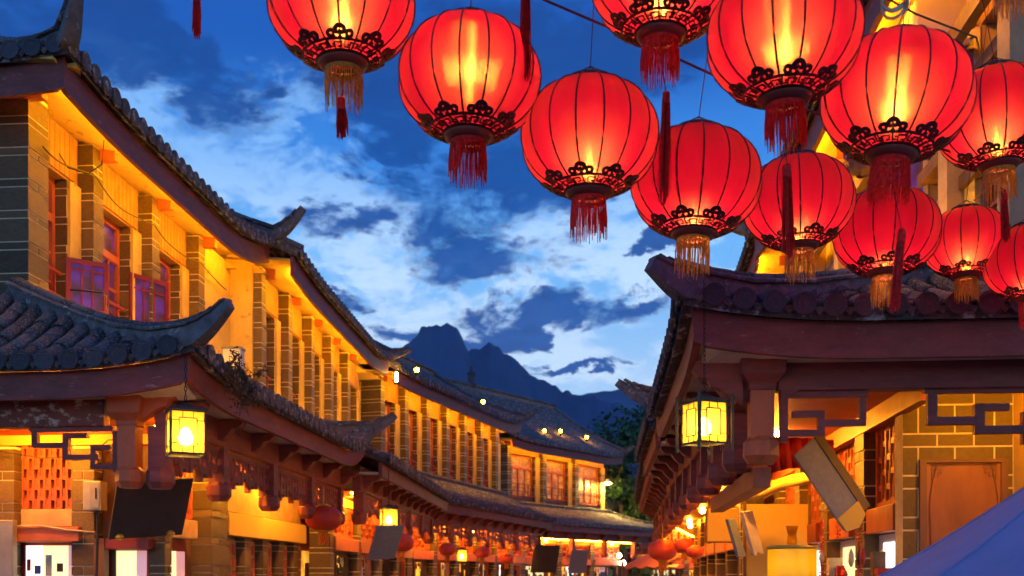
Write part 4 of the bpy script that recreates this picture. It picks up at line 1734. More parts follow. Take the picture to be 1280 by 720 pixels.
# ------------------------------------------------------------------ ground, street, mountains
def ground():
    mb = MB()
    n = 24
    rings = []
    for r in (0.01, 60, 400, 2450):
        rings.append([(r * math.cos(2 * math.pi * k / n), r * math.sin(2 * math.pi * k / n), -0.16) for k in range(n)])
    mb.loft(rings, True, False)
    tag(mb.build('ground', 'ground'), kind='structure')
    # paved lane that follows the bend between the two rows of houses
    cl = [(-0.7, -8), (-0.7, 6), (-0.3, 14), (0.3, 22), (1.8, 30), (4.2, 37), (8, 43), (14, 48)]
    rd = MB()
    L, Rr = [], []
    for i, (x, y) in enumerate(cl):
        a, b = cl[max(0, i - 1)], cl[min(len(cl) - 1, i + 1)]
        d = Vector((b[0] - a[0], b[1] - a[1])).normalized()
        L.append((x - d.y * 2.6, y + d.x * 2.6))
        Rr.append((x + d.y * 2.9, y - d.x * 2.9))
    rings = [[(p[0], p[1], -0.012), (q[0], q[1], -0.012), (q[0], q[1], -0.15), (p[0], p[1], -0.15)] for p, q in zip(L, Rr)]
    rd.loft(rings)
    tag(rd.build('street', 'ground'), kind='structure')
    st = MB()
    rnd = random.Random(4)
    y = 1.0
    while y < 34:
        x = -2.6
        while x < 2.6:
            w = rnd.uniform(0.4, 0.75)
            sh = 0 if y < 14 else (y - 14) * 0.06 + max(0, y - 24) * 0.12
            st.box((x + w / 2 - 0.4 + sh, y + 0.2, 0.0), (w - 0.015, 0.385, 0.02))
            x += w
        y += 0.4
    tag(st.build('paving', 'flagstone'), kind='stuff')


ground()
Y1 = 2000.0
sky1 = [(300, 470), (380, 455), (440, 446), (480, 441), (505, 428), (530, 412), (545, 404), (558, 401), (570, 404), (578, 415), (586, 431), (600, 434), (612, 427), (622, 431), (640, 446), (655, 458), (668, 466), (690, 479), (712, 488), (735, 494), (755, 498), (790, 513), (830, 528), (900, 545), (1000, 560)]
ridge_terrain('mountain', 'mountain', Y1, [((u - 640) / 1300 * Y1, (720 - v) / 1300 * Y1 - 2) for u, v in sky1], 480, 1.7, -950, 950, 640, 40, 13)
Y2 = 2900.0
sky2 = [(200, 500), (640, 500), (720, 492), (770, 487), (820, 489), (870, 495), (1100, 500)]
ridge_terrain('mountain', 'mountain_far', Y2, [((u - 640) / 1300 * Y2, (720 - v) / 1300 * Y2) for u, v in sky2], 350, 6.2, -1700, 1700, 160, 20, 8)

# ------------------------------------------------------------------ left row
A = House('near left house with dark brick pillars and swung out red casements', (-4.6, 9.6), 4.5, -1, 5.45, eave=2.2, ground=1.3, name='corner_house')
A.upper(3, 1.45, 1.25, 3.9, 6.2, True, 'violet_pane_glow', 'orange_wood', sashes={0: (0.42, 4.4, 4.95, 40), 1: (0.55, 4.4, 5.22, 62), 2: (0.5, 4.4, 4.95, 66)})
A.upper_roof(-0.45, 5.45, 0.75, 3.1, 1.95, 6.24, hip0=True, f0=0.10, f1=0.30, fw=1.8, curl=0.42)
A.lower_roof(-1.25, 5.3, 3.40, 4.28, hip0=True, dfront=1.25, hip1=True, f0=0.14, f1=0.32, fw=1.3, brackets=0.95, front_len=3.2, curl=0.17, reach=0.42)
A.frieze([-0.85, 0.5, 2.05, 3.6, 5.1], 2.93, 2.42, o=1.76)
A.part('end_wall', 'plaster', (4.4, -0.34, 3.9), (5.43, 0.10, 6.2))
# the front porch: beam, corner post block, ceiling, pendant, fret
zb = A.zb
A.part('beam', 'flaked_wood', (-0.91, -4.0, 2.94), (-0.79, 1.30, zb + 0.03), bevel=0.008)
A.part('porch_ceiling', 'orange_wood', (-0.79, -4.0, 3.12), (0.29, 0.75, 3.16))
A.part('porch_ceiling', 'orange_wood', (-0.45, 0.75, 3.121), (0.3, 1.66, 3.161))


def post_block(h, s, o, z0, z1, m, w=0.16, wing=0.30, d=0.10):
    """square post head with a cloud-cut bracket to either side of the corner"""
    mb = MB()
    mb.loft([[(h.sgn * s + a * q, o + b * q, z) for a, b in ((-1, -1), (1, -1), (1, 1), (-1, 1))] for q, z in ((0.085, z0), (0.085, z0 + 0.04), (w * 0.85, z0 + 0.10), (w * 0.9, z0 + 0.2), (w * 0.9, z1))])
    b = mb.build('post_head', m, h.root, bevel=0.006)
    prof = [(0, 0), (wing, 0), (wing + 0.02, -0.05), (wing - 0.02, -0.10), (wing - 0.08, -0.11), (wing - 0.10, -0.16), (wing - 0.17, -0.18), (0, -0.27)]
    for sg in (1, -1):
        mb = MB()
        mb.prism([(p * sg, q) for p, q in prof], lambda a, c, k: (h.sgn * (s + 0.001) + (k - 0.5) * d, o + a * 1.0 + (0.12 * sg), z1 - 0.01 + c))
        mb.build('cloud_bracket', m, b)
    return b


post_block(A, -0.85, 1.50, 2.94, 3.27, 'orange_wood')
A.frieze([-0.85], 2.95, 2.43, o=1.50, panels=False, wood='orange_wood')
fb = MB()
for (o0, z0, o1, z1) in ((0.64, 2.905, 1.36, 2.945), (0.66, 2.77, 0.71, 2.905), (0.71, 2.77, 0.98, 2.81), (0.93, 2.81, 0.98, 2.89), (0.98, 2.85, 1.14, 2.89), (0.93, 2.67, 0.975, 2.77), (0.975, 2.67, 1.24, 2.71), (1.17, 2.59, 1.21, 2.67), (1.17, 2.71, 1.215, 2.79), (1.215, 2.75, 1.34, 2.79), (1.21, 2.59, 1.36, 2.63), (1.36, 2.56, 1.40, 2.905)):
    A.span(fb, (-0.875, o0, z0), (-0.825, o1, z1))
fb.build('hanging_fret', 'maroon_wood', A.root)
fb = MB()
for (o0, z0, o1, z1) in ((-0.9, 2.90, 0.5, 2.94), (-0.2, 2.77, -0.15, 2.90), (-0.6, 2.77, -0.15, 2.81)):
    A.span(fb, (-0.875, o0 - 0.9, z0), (-0.825, o1 - 0.9, z1))
fb.build('hanging_fret', 'maroon_wood', A.root)

# ground floor, front: pillars, grille, sill boards, lintel and lit window
A.part('front_wall', 'red_wood', (0.36, -4.0, 0), (0.48, 1.24, 3.10))
for (o0, o1) in ((-0.34, -0.10), (0.46, 0.68)):
    core = A.part('pillar', 'mortar', (0.19, o0 + 0.008, 0), (0.37, o1 - 0.008, 2.92))
    z, k = 0.9, 0
    while z < 2.9:
        hh = min((0.2, 0.075)[k % 2], 2.92 - z)
        om = (o0 + o1) / 2
        if k % 2:
            A.brick(core, (0.182, o0, z), (0.372, om - 0.005, z + hh))
            A.brick(core, (0.182, om + 0.005, z), (0.372, o1, z + hh))
        else:
            A.brick(core, (0.18, o0, z), (0.372, o1, z + hh))
        z += hh + 0.012
        k += 1


def front_lattice(h, s, o0, o1, z0, z1, cols, rows, bar=0.02, m='lattice_wood'):
    mb = MB()
    w, g = (o1 - o0) / cols, (z1 - z0) / rows
    for c in range(cols + 1):
        o = o0 + w * c
        h.span(mb, (s, o - bar / 2, z0), (s + 0.045, o + bar / 2, z1))
    for r in range(rows + 1):
        z = z0 + g * r
        for c in range(cols):
            a = o0 + w * c
            if (c + r) % 2 == 0:
                h.span(mb, (s + 0.004, a, z - bar * 0.9), (s + 0.041, a + w, z + bar * 0.9))
            else:
                for q in (0.35, 0.65):
                    h.span(mb, (s + 0.006, a + w * q - bar * 0.3, max(z0, z - g)), (s + 0.039, a + w * q + bar * 0.3, min(z1, z)))
                if r > 0:
                    h.span(mb, (s + 0.005, a + w * 0.3, z - g * 0.55), (s + 0.040, a + w * 0.7, z - g * 0.35))
    return mb.build('lattice', m, h.root)


front_lattice(A, 0.31, -0.095, 0.455, 2.34, 2.93, 10, 6)
A.part('top_rail', 'yellow_panel', (0.30, -1.5, 2.945), (0.355, 1.2, 3.04))
A.part('sill_board', 'pale_wood', (0.28, -0.095, 2.17), (0.355, 0.455, 2.335), bevel=0.006)
A.part('lintel', 'orange_wood', (0.12, -0.10, 2.02), (0.33, 0.56, 2.16), bevel=0.008)
w = A.part('window', 'dark_red_wood', (0.30, -0.095, 0.8), (0.355, -0.06, 2.02))
for (o0, o1, m) in ((-0.06, 0.11, 'shop_white'), (0.11, 0.36, 'shop_cream'), (0.36, 0.455, 'shop_pink')):
    A.part('pane', m, (0.31, o0 + 0.003, 0.8), (0.32, o1 - 0.003, 1.99), parent=w)
for (o0, o1, z0, z1, m) in ((-0.045, -0.01, 1.75, 1.86, 'goods_red'), (0.03, 0.09, 1.72, 1.80, 'goods_blue'), (0.14, 0.20, 1.70, 1.90, 'goods_cream'), (0.25, 0.31, 1.74, 1.82, 'goods_brown')):
    A.part('poster', m, (0.304, o0, z0), (0.309, o1, z1), parent=w)
A.part('jamb_post', 'brown_wood', (0.15, 0.69, 0), (0.25, 0.79, 2.05))
A.part('lintel', 'red_wood', (0.14, 0.80, 1.95), (0.33, 1.22, 2.05), bevel=0.006)
w = A.part('window', 'brown_wood', (0.30, 0.79, 0.8), (0.355, 0.83, 1.95))
for (o0, o1, m) in ((0.83, 1.03, 'shop_cream'), (1.03, 1.13, 'shop_pink')):
    A.part('pane', m, (0.31, o0 + 0.003, 0.8), (0.32, o1 - 0.003, 1.94), parent=w)
A.part('front_panel', 'brown_wood', (0.335, 0.69, 2.05), (0.355, 1.23, 2.92))
# stone slab beside the doorway, left
A.part('stone_slab', 'grey_metal', (0.02, -0.16, 0), (0.10, -0.02, 2.22), bevel=0.01)

# street side ground floor of the corner house
A.part('street_wall', 'brown_wood', (0.40, 0.3, 0), (5.3, 1.10, 3.10))
core = A.part('pillar', 'mortar', (0.31, 1.162, 0), (0.458, 1.298, 2.92))
A.courses(core, 0.30, 0.46, 1.15, 1.31, 0.9, 2.92)
A.lattice(0.50, 1.18, 2.28, 2.90, 1.17, 'lattice_wood', 6, 4)
A.part('sill_board', 'pale_wood', (0.47, 1.12, 2.08), (1.25, 1.26, 2.27), bevel=0.006)
w = A.part('window', 'red_wood', (0.47, 1.105, 0.6), (1.25, 1.13, 2.07))
A.part('pane', 'shop_white', (0.52, 1.131, 0.7), (0.75, 1.14, 1.95), parent=w)
A.part('pane', 'shop_cream', (0.77, 1.131, 0.7), (0.98, 1.14, 1.95), parent=w)
A.part('pane', 'shop_pink', (1.0, 1.131, 0.7), (1.2, 1.14, 1.95), parent=w)
core = A.part('pillar', 'mortar', (1.46, 1.105, 0), (1.92, 1.318, 2.92))
A.courses(core, 1.45, 1.93, 1.10, 1.33, 0.9, 2.92)
A.part('sign_panel', 'yellow_panel', (2.15, 1.21, 2.16), (5.28, 1.27, 2.42), bevel=0.004)
A.part('sign_backing', 'pale_wood', (2.05, 1.10, 2.44), (5.29, 1.18, 2.92))
s = 2.1
k = 0
while s < 5.1:
    core = A.part('pillar', 'mortar', (s + 0.008, 1.105, 0), (s + 0.192, 1.218, 2.15))
    A.courses(core, s, s + 0.20, 1.10, 1.23, 1.2, 2.15)
    d = A.part('carved_door', 'pale_wood', (s + 0.22, 1.11, 0), (s + 0.60, 1.15, 2.12))
    for q in range(3):
        for r_ in range(6):
            A.part('door_panel', 'lattice_wood', (s + 0.245 + q * 0.118, 1.15, 1.20 + r_ * 0.15), (s + 0.335 + q * 0.118, 1.163, 1.32 + r_ * 0.15), parent=d)
    s += 0.68
    k += 1
A.part('light_strip', 'frieze_light', (-0.6, 1.60, 2.98), (5.1, 1.61, 2.99))
A.part('light_strip', 'frieze_light', (-0.74, -2.5, 3.07), (-0.73, 1.2, 3.08))
A.finish_bricks()
A.part('ceiling_lamp', 'warm_bulb', (-0.32, 0.2, 3.05), (-0.24, 0.28, 3.11))
A.part('ceiling_lamp', 'warm_bulb', (-0.32, -1.2, 3.05), (-0.24, -1.12, 3.11))
A.part('ceiling_lamp', 'warm_bulb', (0.9, 1.50, 3.02), (0.98, 1.58, 3.08))
A.part('ceiling_lamp', 'warm_bulb', (3.6, 1.45, 2.98), (3.68, 1.53, 3.04))

B = House('second left house, yellow lit row of narrow brick bays behind the corner house', (-3.775, 15.05), 3.3, -1, 7.7, eave=2.0, ground=1.15)
B.upper(5, 1.45, 0.05, 3.9, 6.2, True, 'room_amber', 'brown_wood', corner=False)
B.upper_roof(-0.1, 7.6, 0.72, 3.1, 1.9, 6.24, f0=0.10, f1=0.2, fw=2.0, curl=0.14)
B.lower_roof(-0.1, 7.7, 3.38, 4.2, hip0=False, hip1=False, f0=0.0, f1=0.0, brackets=0.8)
B.frieze([0.1, 1.55, 3.0, 4.5, 6.0, 7.5], 2.93, 2.45, fine=True)
B.shops(0.0, 7.7, 1.9, 2.08, 2.9, True)
B.part('end_plaster', 'plaster', (0.0, -0.36, 3.9), (0.048, 0.02, 6.2))
B.finish_bricks()

C = House('third left house, long lit upper row where the street bends', (-3.08, 23.27), 17.6, -1, 9.0, eave=1.65, ground=0.8)
C.upper(7, 1.35, 0.05, 3.9, 6.2, False, 'room_amber', 'orange_wood', corner=False)
C.upper_roof(-0.2, 9.2, 0.68, 3.0, 1.7, 6.24, wash=None, f0=0.05, f1=0.22, fw=2.0, curl=0.3)
C.lower_roof(-0.6, 9.2, 3.38, 4.15, hip0=False, hip1=False, f0=0.0, f1=0.0, brackets=0.85)
C.frieze([0.2, 1.5, 2.8, 4.1, 5.4, 6.7, 8.0, 9.0], 2.93, 2.42, fine=False)
C.shops(0.0, 9.0, 1.5, 2.08, 2.9, False)
C.finish_bricks()

Dh = House('far left house with orange doors upstairs and a finial on its roof', (-0.29, 33.85), 36, -1, 6.4, eave=1.75, ground=0.7)
Dh.upper(3, 2.05, 0.05, 3.9, 6.0, False, 'room_amber', 'orange_wood', corner=False)
Dh.upper_roof(-0.3, 6.7, 0.7, 3.2, 2.1, 6.10, wash=None, f0=0.1, f1=0.15, fw=1.6, curl=0.25)
Dh.lower_roof(-0.9, 7.6, 3.40, 4.05, hip0=False, hip1=True, f0=0.0, f1=0.15, brackets=1.15, curl1=0.15)
Dh.frieze([0.1, 2.1, 4.2, 6.3], 2.93, 2.35, panels=False)
Dh.shops(0.0, 6.4, 2.1, 2.08, 2.9, False)
Dh.finish_bricks()
fin = MB()
fin.lathe([(0.16, 8.3), (0.2, 8.42), (0.12, 8.5), (0.13, 8.75), (0.16, 8.8), (0.08, 8.9), (0.05, 9.05), (0.0, 9.1)], 10, Dh.P(1.5, 0.7 - 3.2, 0))
fin.build('finial', 'tile_end', Dh.root)

# one more gabled house closing the bend, its roof lit from the lane behind
Gh = House('low house at the far end of the street with an orange awning', (4.6, 41.5), 62, -1, 7.0, eave=1.5, ground=0.6)
Gh.upper(3, 2.2, 0.05, 3.2, 4.9, False, 'room_amber', 'orange_wood', corner=False, wallz=4.95)
Gh.lower_roof(-0.4, 7.2, 3.0, 3.5, f0=0, f1=0.1, brackets=1.4)
Gh.shops(0.0, 7.0, 2.3, 2.0, 2.6, False)
sl = Gh.slope((-0.4, 0.6), (7.3, 0.6), (0, -1), 2.6, 5.0, 6.4)
bd = sl.bed('roof', 'tile_bed', Gh.root)
J = MB(); sl.tiles(bd, 0.24, 0.4, 0.09, joined=J); J.build('roof_tiles', 'tile', bd, kind='stuff')
sl.fascia('fascia', 'fascia', Gh.root, 0.2)
Gh.slope((-0.4, -4.6), (7.3, -4.6), (0, 1), 2.6, 5.0, 6.4).bed('roof', 'tile_bed', Gh.root)
Gh.gable(-0.2, 0.6, 2.6, 5.0, 6.4)
Gh.gable(7.0, 0.6, 2.6, 5.0, 6.4)
Gh.finish_bricks()

# ------------------------------------------------------------------ right row
E = House('near right corner house with grey tile skirt roof and long maroon beam', (3.4, 7.5), 5, 1, 6.5, eave=2.25, ground=0.45, name='corner_house')
E.upper(6, 1.22, -0.85, 3.6, 6.3, False, 'violet_pane_glow', 'pale_wood', corner=False, wallz=6.4, timber='pale_wood', s_start=-0.9, sashes={0: (0.5, 5.1, 5.72, 45), 1: (0.55, 4.9, 5.7, 48)}, sash_frame='pale_wood')
for z in (4.0, 4.62, 5.02, 5.3):
    E.part('timber_rail', 'brown_wood', (-0.6, -0.15, z), (6.45, 0.05, z + 0.11), bevel=0.006)
E.upper_roof(-1.4, 6.6, 0.75, 3.1, 1.95, 6.24, f0=0.05, f1=0.1, fw=1.6, curl=0.2)
E.lower_roof(-1.38, 3.3, 3.30, 3.91, hip0=True, dfront=1.38, hip1=True, f0=0.12, f1=0.22, fw=1.2, brackets=0.85, front_len=3.4, curl=0.07, curl1=0.16, front_flare=0.12, reach=0.24, frad=0.066, fsp=0.178)
E.lower_roof(3.31, 6.6, 3.32, 3.92, f0=0, f1=0, brackets=0.85)
zb = E.zb
E.part('beam', 'maroon_wood', (-1.0, -3.5, 2.885), (-0.88, 1.62, zb + 0.03), bevel=0.008)
pb = post_block(E, -0.95, 1.72, 2.885, zb + 0.03, 'maroon_wood')
E.frieze([-0.95], 2.89, 2.42, o=1.72, panels=False, wood='orange_wood')
E.frieze([-0.45, 0.55, 1.55, 2.6, 3.65, 4.7, 5.75], 2.93, 2.42, o=1.80)
E.part('porch_ceiling', 'orange_wood', (-0.87, -3.5, 3.10), (6.4, 1.74, 3.14))
for rows in (((1.05, 2.845, 1.60, 2.885), (1.55, 2.56, 1.60, 2.845), (1.36, 2.60, 1.55, 2.64), (1.32, 2.60, 1.36, 2.76), (1.36, 2.72, 1.52, 2.76), (1.10, 2.66, 1.32, 2.70), (1.06, 2.66, 1.10, 2.84)),
             ((-3.0, 2.86, 0.70, 2.885), (0.62, 2.66, 0.68, 2.86), (0.38, 2.66, 0.62, 2.71), (0.33, 2.60, 0.39, 2.79), (0.18, 2.745, 0.33, 2.79), (0.10, 2.60, 0.33, 2.65), (0.04, 2.53, 0.10, 2.735), (-0.12, 2.69, 0.04, 2.735), (-0.4, 2.53, 0.04, 2.575))):
    fb = MB()
    for (o0, z0, o1, z1) in rows:
        E.span(fb, (-0.965, o0, z0), (-0.915, o1, z1))
    fb.build('hanging_fret', 'maroon_wood', E.root)
# orange strut blocks of the arcade behind the post
E.part('arcade_beam', 'orange_wood', (-0.6, 1.60, 2.30), (2.2, 1.72, 2.44), bevel=0.006)
E.part('arcade_beam', 'orange_wood', (-0.2, 0.42, 2.94), (6.3, 0.50, 3.095))
# brick pier on the corner, big blocks
core = E.part('pier', 'mortar', (0.399, -0.3595, 0), (0.60, 0.456, 3.09))
z, k = 1.2, 0
while z < 3.08:
    hh = min((0.205, 0.085)[k % 2], 3.085 - z)
    cuts = (-0.36, -0.22, 0.07, 0.34, 0.46) if k % 2 == 0 else (-0.36, -0.07, 0.20, 0.46)
    for a, b in zip(cuts, cuts[1:]):
        E.brick(core, (0.396, a + 0.007, z), (0.61, b - 0.007, z + hh), ME_BLOCK)
    z += hh + 0.014
    k += 1
E.part('front_wall', 'brown_wood', (0.62, -4.0, 0), (0.72, 0.42, 3.09))
E.part('side_wall', 'red_wood', (0.73, 0.20, 0), (6.3, 0.30, 3.09))
# street side bays of the corner house: grille, sill block, pillar ...
s = 0.62
for k in range(4):
    E.lattice(s, s + 0.83, 2.28, 2.98, 0.33, 'lattice_wood', 6, 5)
    E.part('sill_board', 'orange_wood', (s - 0.005, 0.31, 2.06), (s + 0.835, 0.47, 2.27), bevel=0.006)
    w = E.part('shop_front', 'white_panel', (s, 0.31, 0), (s + 0.83, 0.36, 2.05))
    E.part('shop_pane', 'shop_white' if k != 1 else 'shop_cream', (s + 0.12, 0.361, 0.5), (s + 0.66, 0.37, 1.98), parent=w)
    E.goods(s + 0.14, s + 0.64, 0.372, 2.0)
    core = E.part('pillar', 'mortar', (s + 0.848, 0.31, 0), (s + 1.152, 0.472, 3.09))
    E.courses(core, s + 0.84, s + 1.16, 0.305, 0.484, 1.2, 3.09, True, 0.21, 0.075, 0.014)
    s += 1.48
E.part('ceiling_lamp', 'soft_bulb', (-0.35, -0.2, 3.03), (-0.27, -0.12, 3.09))
E.part('ceiling_lamp', 'warm_bulb', (2.6, 1.0, 3.03), (2.68, 1.08, 3.09))
E.part('ceiling_lamp', 'warm_bulb', (5.0, 1.0, 3.03), (5.08, 1.08, 3.09))
E.part('cladding_beam', 'brown_wood', (-0.84, 0.145, 5.55), (6.0, 0.22, 5.68))
E.part('light_strip', 'frieze_light', (0.9, 1.62, 3.05), (6.2, 1.63, 3.06))
E.part('light_strip', 'frieze_light', (-0.84, -2.5, 3.06), (-0.83, 0.5, 3.07))
E.finish_bricks()

F = House('second right house, its brackets and carved frieze running down the lane', (4.0, 14.0), 6, 1, 9.0, eave=2.2, ground=0.9)
F.upper(6, 1.45, 0.05, 3.8, 6.2, False, 'room_amber', 'pale_wood', corner=False)
F.upper_roof(0.2, 9.1, 0.75, 3.1, 1.9, 6.24, wash=None, f0=0.05, f1=0.2, fw=1.6, curl=0.2)
F.lower_roof(-0.05, 9.1, 3.36, 4.1, f0=0, f1=0, brackets=0.85)
F.frieze([0.5, 2.0, 3.5, 5.0, 6.5, 8.0], 2.93, 2.42, fine=False)
F.shops(0.0, 9.0, 1.8, 2.08, 2.9, False)
F.finish_bricks()
Gr = House('third right house, far down the lane past the hanging red lanterns', (4.95, 23.1), 14, 1, 9.0, eave=2.1, ground=0.9)
Gr.upper(5, 1.7, 0.05, 3.8, 6.2, False, 'room_amber', 'pale_wood', corner=False)
Gr.upper_roof(0.2, 9.1, 0.75, 3.1, 1.9, 6.24, wash=None, f0=0.05, f1=0.2, fw=1.6, curl=0.2)
Gr.lower_roof(-0.05, 9.1, 3.36, 4.1, f0=0, f1=0.2, brackets=0.9)
Gr.frieze([0.5, 2.5, 4.5, 6.5, 8.5], 2.93, 2.42, fine=False)
Gr.shops(0.0, 9.0, 1.8, 2.08, 2.9, False)
Gr.finish_bricks()

# ------------------------------------------------------------------ lanterns over the street and what carries them
LANT = place_lanterns()
BULB_Z = [-0.02, 0.05, -0.07, -0.05, 0.0, -0.13, 0.0, -0.08, -0.13, -0.15, -0.10, -0.14, -0.05, 0.0, 0.0]
for t, dz in zip(LANT, BULB_Z):
    for ch in t.children:
        if ch.name.split('.')[0] in ('bulb', 'bulb_holder'):
            ch.location = (0, 0, dz)


def cable(pts, r, m, label, name='cable', sag=0.0, group=None, seg=5):
    if len(pts) == 2 and sag:
        a, b = Vector(pts[0]), Vector(pts[1])
        pts = [a + (b - a) * (k / 16) - Vector((0, 0, sag * 4 * (k / 16) * (1 - k / 16))) for k in range(17)]
    o = MB().tube(pts, r, seg).build(name, m, None, True)
    return tag(o, label, 'cable', group)


def cable_z(a, b, sag, x):
    k = (x - a[0]) / (b[0] - a[0])
    return a[2] + (b[2] - a[2]) * k - sag * 4 * k * (1 - k), a[1] + (b[1] - a[1]) * k


C1 = ((-3.84, 4.25, 6.0), (3.2, 4.25, 5.95), 0.35)
C2 = ((-3.8, 5.55, 6.1), (3.3, 5.55, 6.05), 0.3)
cable(C1[:2], 0.008, 'cable', 'dark cable strung above the frame carrying the nearer lanterns', 'cable', C1[2])
cable(C2[:2], 0.008, 'cable', 'dark cable strung above the frame carrying the farther lanterns', 'cable', C2[2])
for t in LANT:
    x, y, z = t.location
    k = t.scale[0]
    c = C1 if y < 4.8 else C2
    zc, yc = cable_z(*c, x)
    h_ = (zc - z) / k
    MB().tube([(0, 0, ZT + 0.07), (0, (yc - y) / k * 0.5, (ZT + 0.07 + h_) / 2), (0, (yc - y) / k, h_)], 0.0024, 4).build('cord', 'rope_red', t)
cable([(0.08, 4.75, 4.36), (0.5, 4.75, 4.18), (1.0, 4.8, 3.98), (1.6, 4.9, 3.82), (2.6, 5.4, 3.82), (3.2, 7.2, 4.3)], 0.006, 'rope_red', 'dark red rope slanting down behind the lanterns from the upper edge', 'rope')
cable([(3.1, 6.9, 5.2), (2.5, 5.6, 4.6), (1.9, 4.9, 4.35), (1.3, 4.6, 4.45), (0.9, 4.6, 4.9)], 0.005, 'cable', 'thin black cable dipping from the right wall behind the lanterns')
# coil of pale cable over the tilted lantern
pts = []
for k in range(44):
    a = 2 * math.pi * k / 14
    r = 0.055 + 0.012 * math.sin(k * 0.9)
    pts.append((1.52 + r * math.cos(a) * 0.95, 4.13 + 0.012 * math.sin(k * 0.5), 3.965 + r * math.sin(a) * (1.15 if k < 22 else 0.8) + 0.004 * k * 0.2))
cable([(1.52, 4.13, 3.86)] + pts + [(1.53, 4.13, 4.10), (1.50, 4.16, 4.4)], 0.006, 'pale_cable', 'pale coiled cable hanging just above the tilted lantern', 'cable_coil')

# ------------------------------------------------------------------ lamps under the eaves
frame_lamp((-2.48, 7.9, 2.78), R(26), 0.34, 'bright lantern shaped lamp of frosted glass under the left corner eave', 1.18)
frame_lamp((1.11, 6.0, 2.58), R(24), 0.66, 'four sided glass lamp with corner rods hanging from the right eave on a chain', 0.86, rods=True)
frame_lamp((-1.72, 14.5, 2.50), R(20), 0.5, 'small yellow lamp above the far red lantern on the left, out of focus', 1.0)
frame_lamp((-1.16, 24.0, 2.17), R(10), 0.7, 'yellow lamp low between two red lanterns down the left side', 1.0)

SH, CP, FRG = far_lantern_proto()
for (x, y, z, k, lab) in ((-2.39, 13.2, 2.43, 0.98, 'round dull red lantern under the yellow panel on the left, nearest of the unlit ones'),
                          (-1.67, 15.6, 2.20, 0.85, 'orange red lantern below the small yellow lamp on the left'),
                          (-1.24, 20.0, 2.21, 0.7, 'red lantern left of the low yellow lamp'),
                          (-0.70, 24.5, 2.26, 0.8, 'red lantern right of the low yellow lamp'),
                          (-0.15, 28.0, 2.16, 0.8, 'small red lantern farthest down the left row'),
                          (2.46, 17.0, 2.12, 1.02, 'purple red lantern hanging low on the right side'),
                          (2.72, 16.4, 2.18, 0.68, 'orange lantern with a yellow fringe behind the purple red one'),
                          (2.74, 15.6, 2.06, 0.55, 'little orange lantern rightmost of the low trio')):
    t = thing('round_lantern', lab, 'lantern', (x, y, z), 0, 'unlit round lanterns under the eaves')
    t.scale = (k, k, k)
    link('shade', SH, t)
    link('cap', CP, t)
    link('fringe', FRG, t)


# ------------------------------------------------------------------ boards, signs, boxes
def slab(name, m, p, a, b, th, label, cat, mb_extra=None):
    """a board with one corner at p and edges a and b; thickness th behind its face"""
    p, a, b = Vector(p), Vector(a), Vector(b)
    n = a.cross(b).normalized() * th
    t = thing(name, label, cat, p)
    mb = MB()
    mb.loft([[Vector(), a, a + b, b], [n, a + n, a + b + n, b + n]])
    mb.build('board', m, t, bevel=0.006)
    return t, p, a, b, n


t, p, a, b, n = slab('hanging_board', 'black_board', (-3.47, 9.15, 2.53), (0.56, 0.36, 0.06), (-0.22, 0.36, -0.50), 0.03, 'black tilted board with two gold knobs above the left shop windows', 'signboard')
for q in (0.13, 0.82):
    c = a * q + b * 0.93 - n * 0.7
    MB().lathe([(0.012, -0.03), (0.036, -0.02), (0.042, 0.0), (0.03, 0.02), (0.01, 0.03)], 10, c).build('knob', 'gold_paint', t, True)
    MB().tube([a * q + n, a * q + n + Vector((0, 0.1, 0.35))], 0.006, 4).build('hanger', 'iron', t)
t, p, a, b, n = slab('hanging_board', 'grey_board', (2.10, 7.75, 2.60), (0.17, 0.06, 0.14), (0.36, -0.05, -0.56), 0.02, 'large grey tilted board with a yellow lower end on the right', 'signboard')
if n.y < 0:
    n = -n
mb = MB()
mb.loft([[b * 0.86 - n * 0.6, b * 0.86 + a - n * 0.6, b * 1.03 + a * 0.97 - n * 0.5, b * 1.09 + a * 0.5 - n * 0.5, b * 1.03 + a * 0.03 - n * 0.5], [b * 0.86 + n * 1.3, b * 0.86 + a + n * 1.3, b * 1.03 + a * 0.97 + n, b * 1.09 + a * 0.5 + n, b * 1.03 + a * 0.03 + n]])
mb.build('end_piece', 'yellow_panel', t)
MB().loft([[a * 1.0 - n * 0.4, a * 1.3 - n * 0.4, a * 1.3 + b * 0.99 - n * 0.4, a + b * 0.99 - n * 0.4], [a + n * 2, a * 1.3 + n * 2, a * 1.3 + b * 0.99 + n * 2, a + b * 0.99 + n * 2]]).build('side_board', 'black_board', t)
t, p, a, b, n = slab('hanging_board', 'grey_board', (2.25, 11.0, 2.30), (0.09, 0.05, 0.012), (0.14, 0.1, -0.40), -0.05, 'narrow grey board leaning left of the white streaked one', 'signboard')
t, p, a, b, n = slab('hanging_board', 'white_board', (2.40, 11.0, 2.38), (0.12, 0.06, 0.02), (0.15, 0.1, -0.46), -0.06, 'narrow white streaked board leaning over the drum lamp', 'signboard')
slab('hanging_board', 'grey_board', (-1.80, 13.9, 2.36), (0.34, 0.24, 0.02), (-0.16, 0.25, -0.44), 0.03, 'grey tilted board beside the orange red lantern on the left', 'signboard')
slab('hanging_board', 'black_board', (0.68, 31.2, 2.62), (0.78, 0.30, 0.0), (-0.12, 0.2, -0.82), 0.04, 'dark tilted board under the far left house', 'signboard')
slab('hanging_board', 'grey_board', (1.86, 32.2, 2.50), (0.55, 0.3, 0.0), (-0.1, 0.2, -0.72), 0.04, 'grey tilted board right of the dark one under the far house', 'signboard')

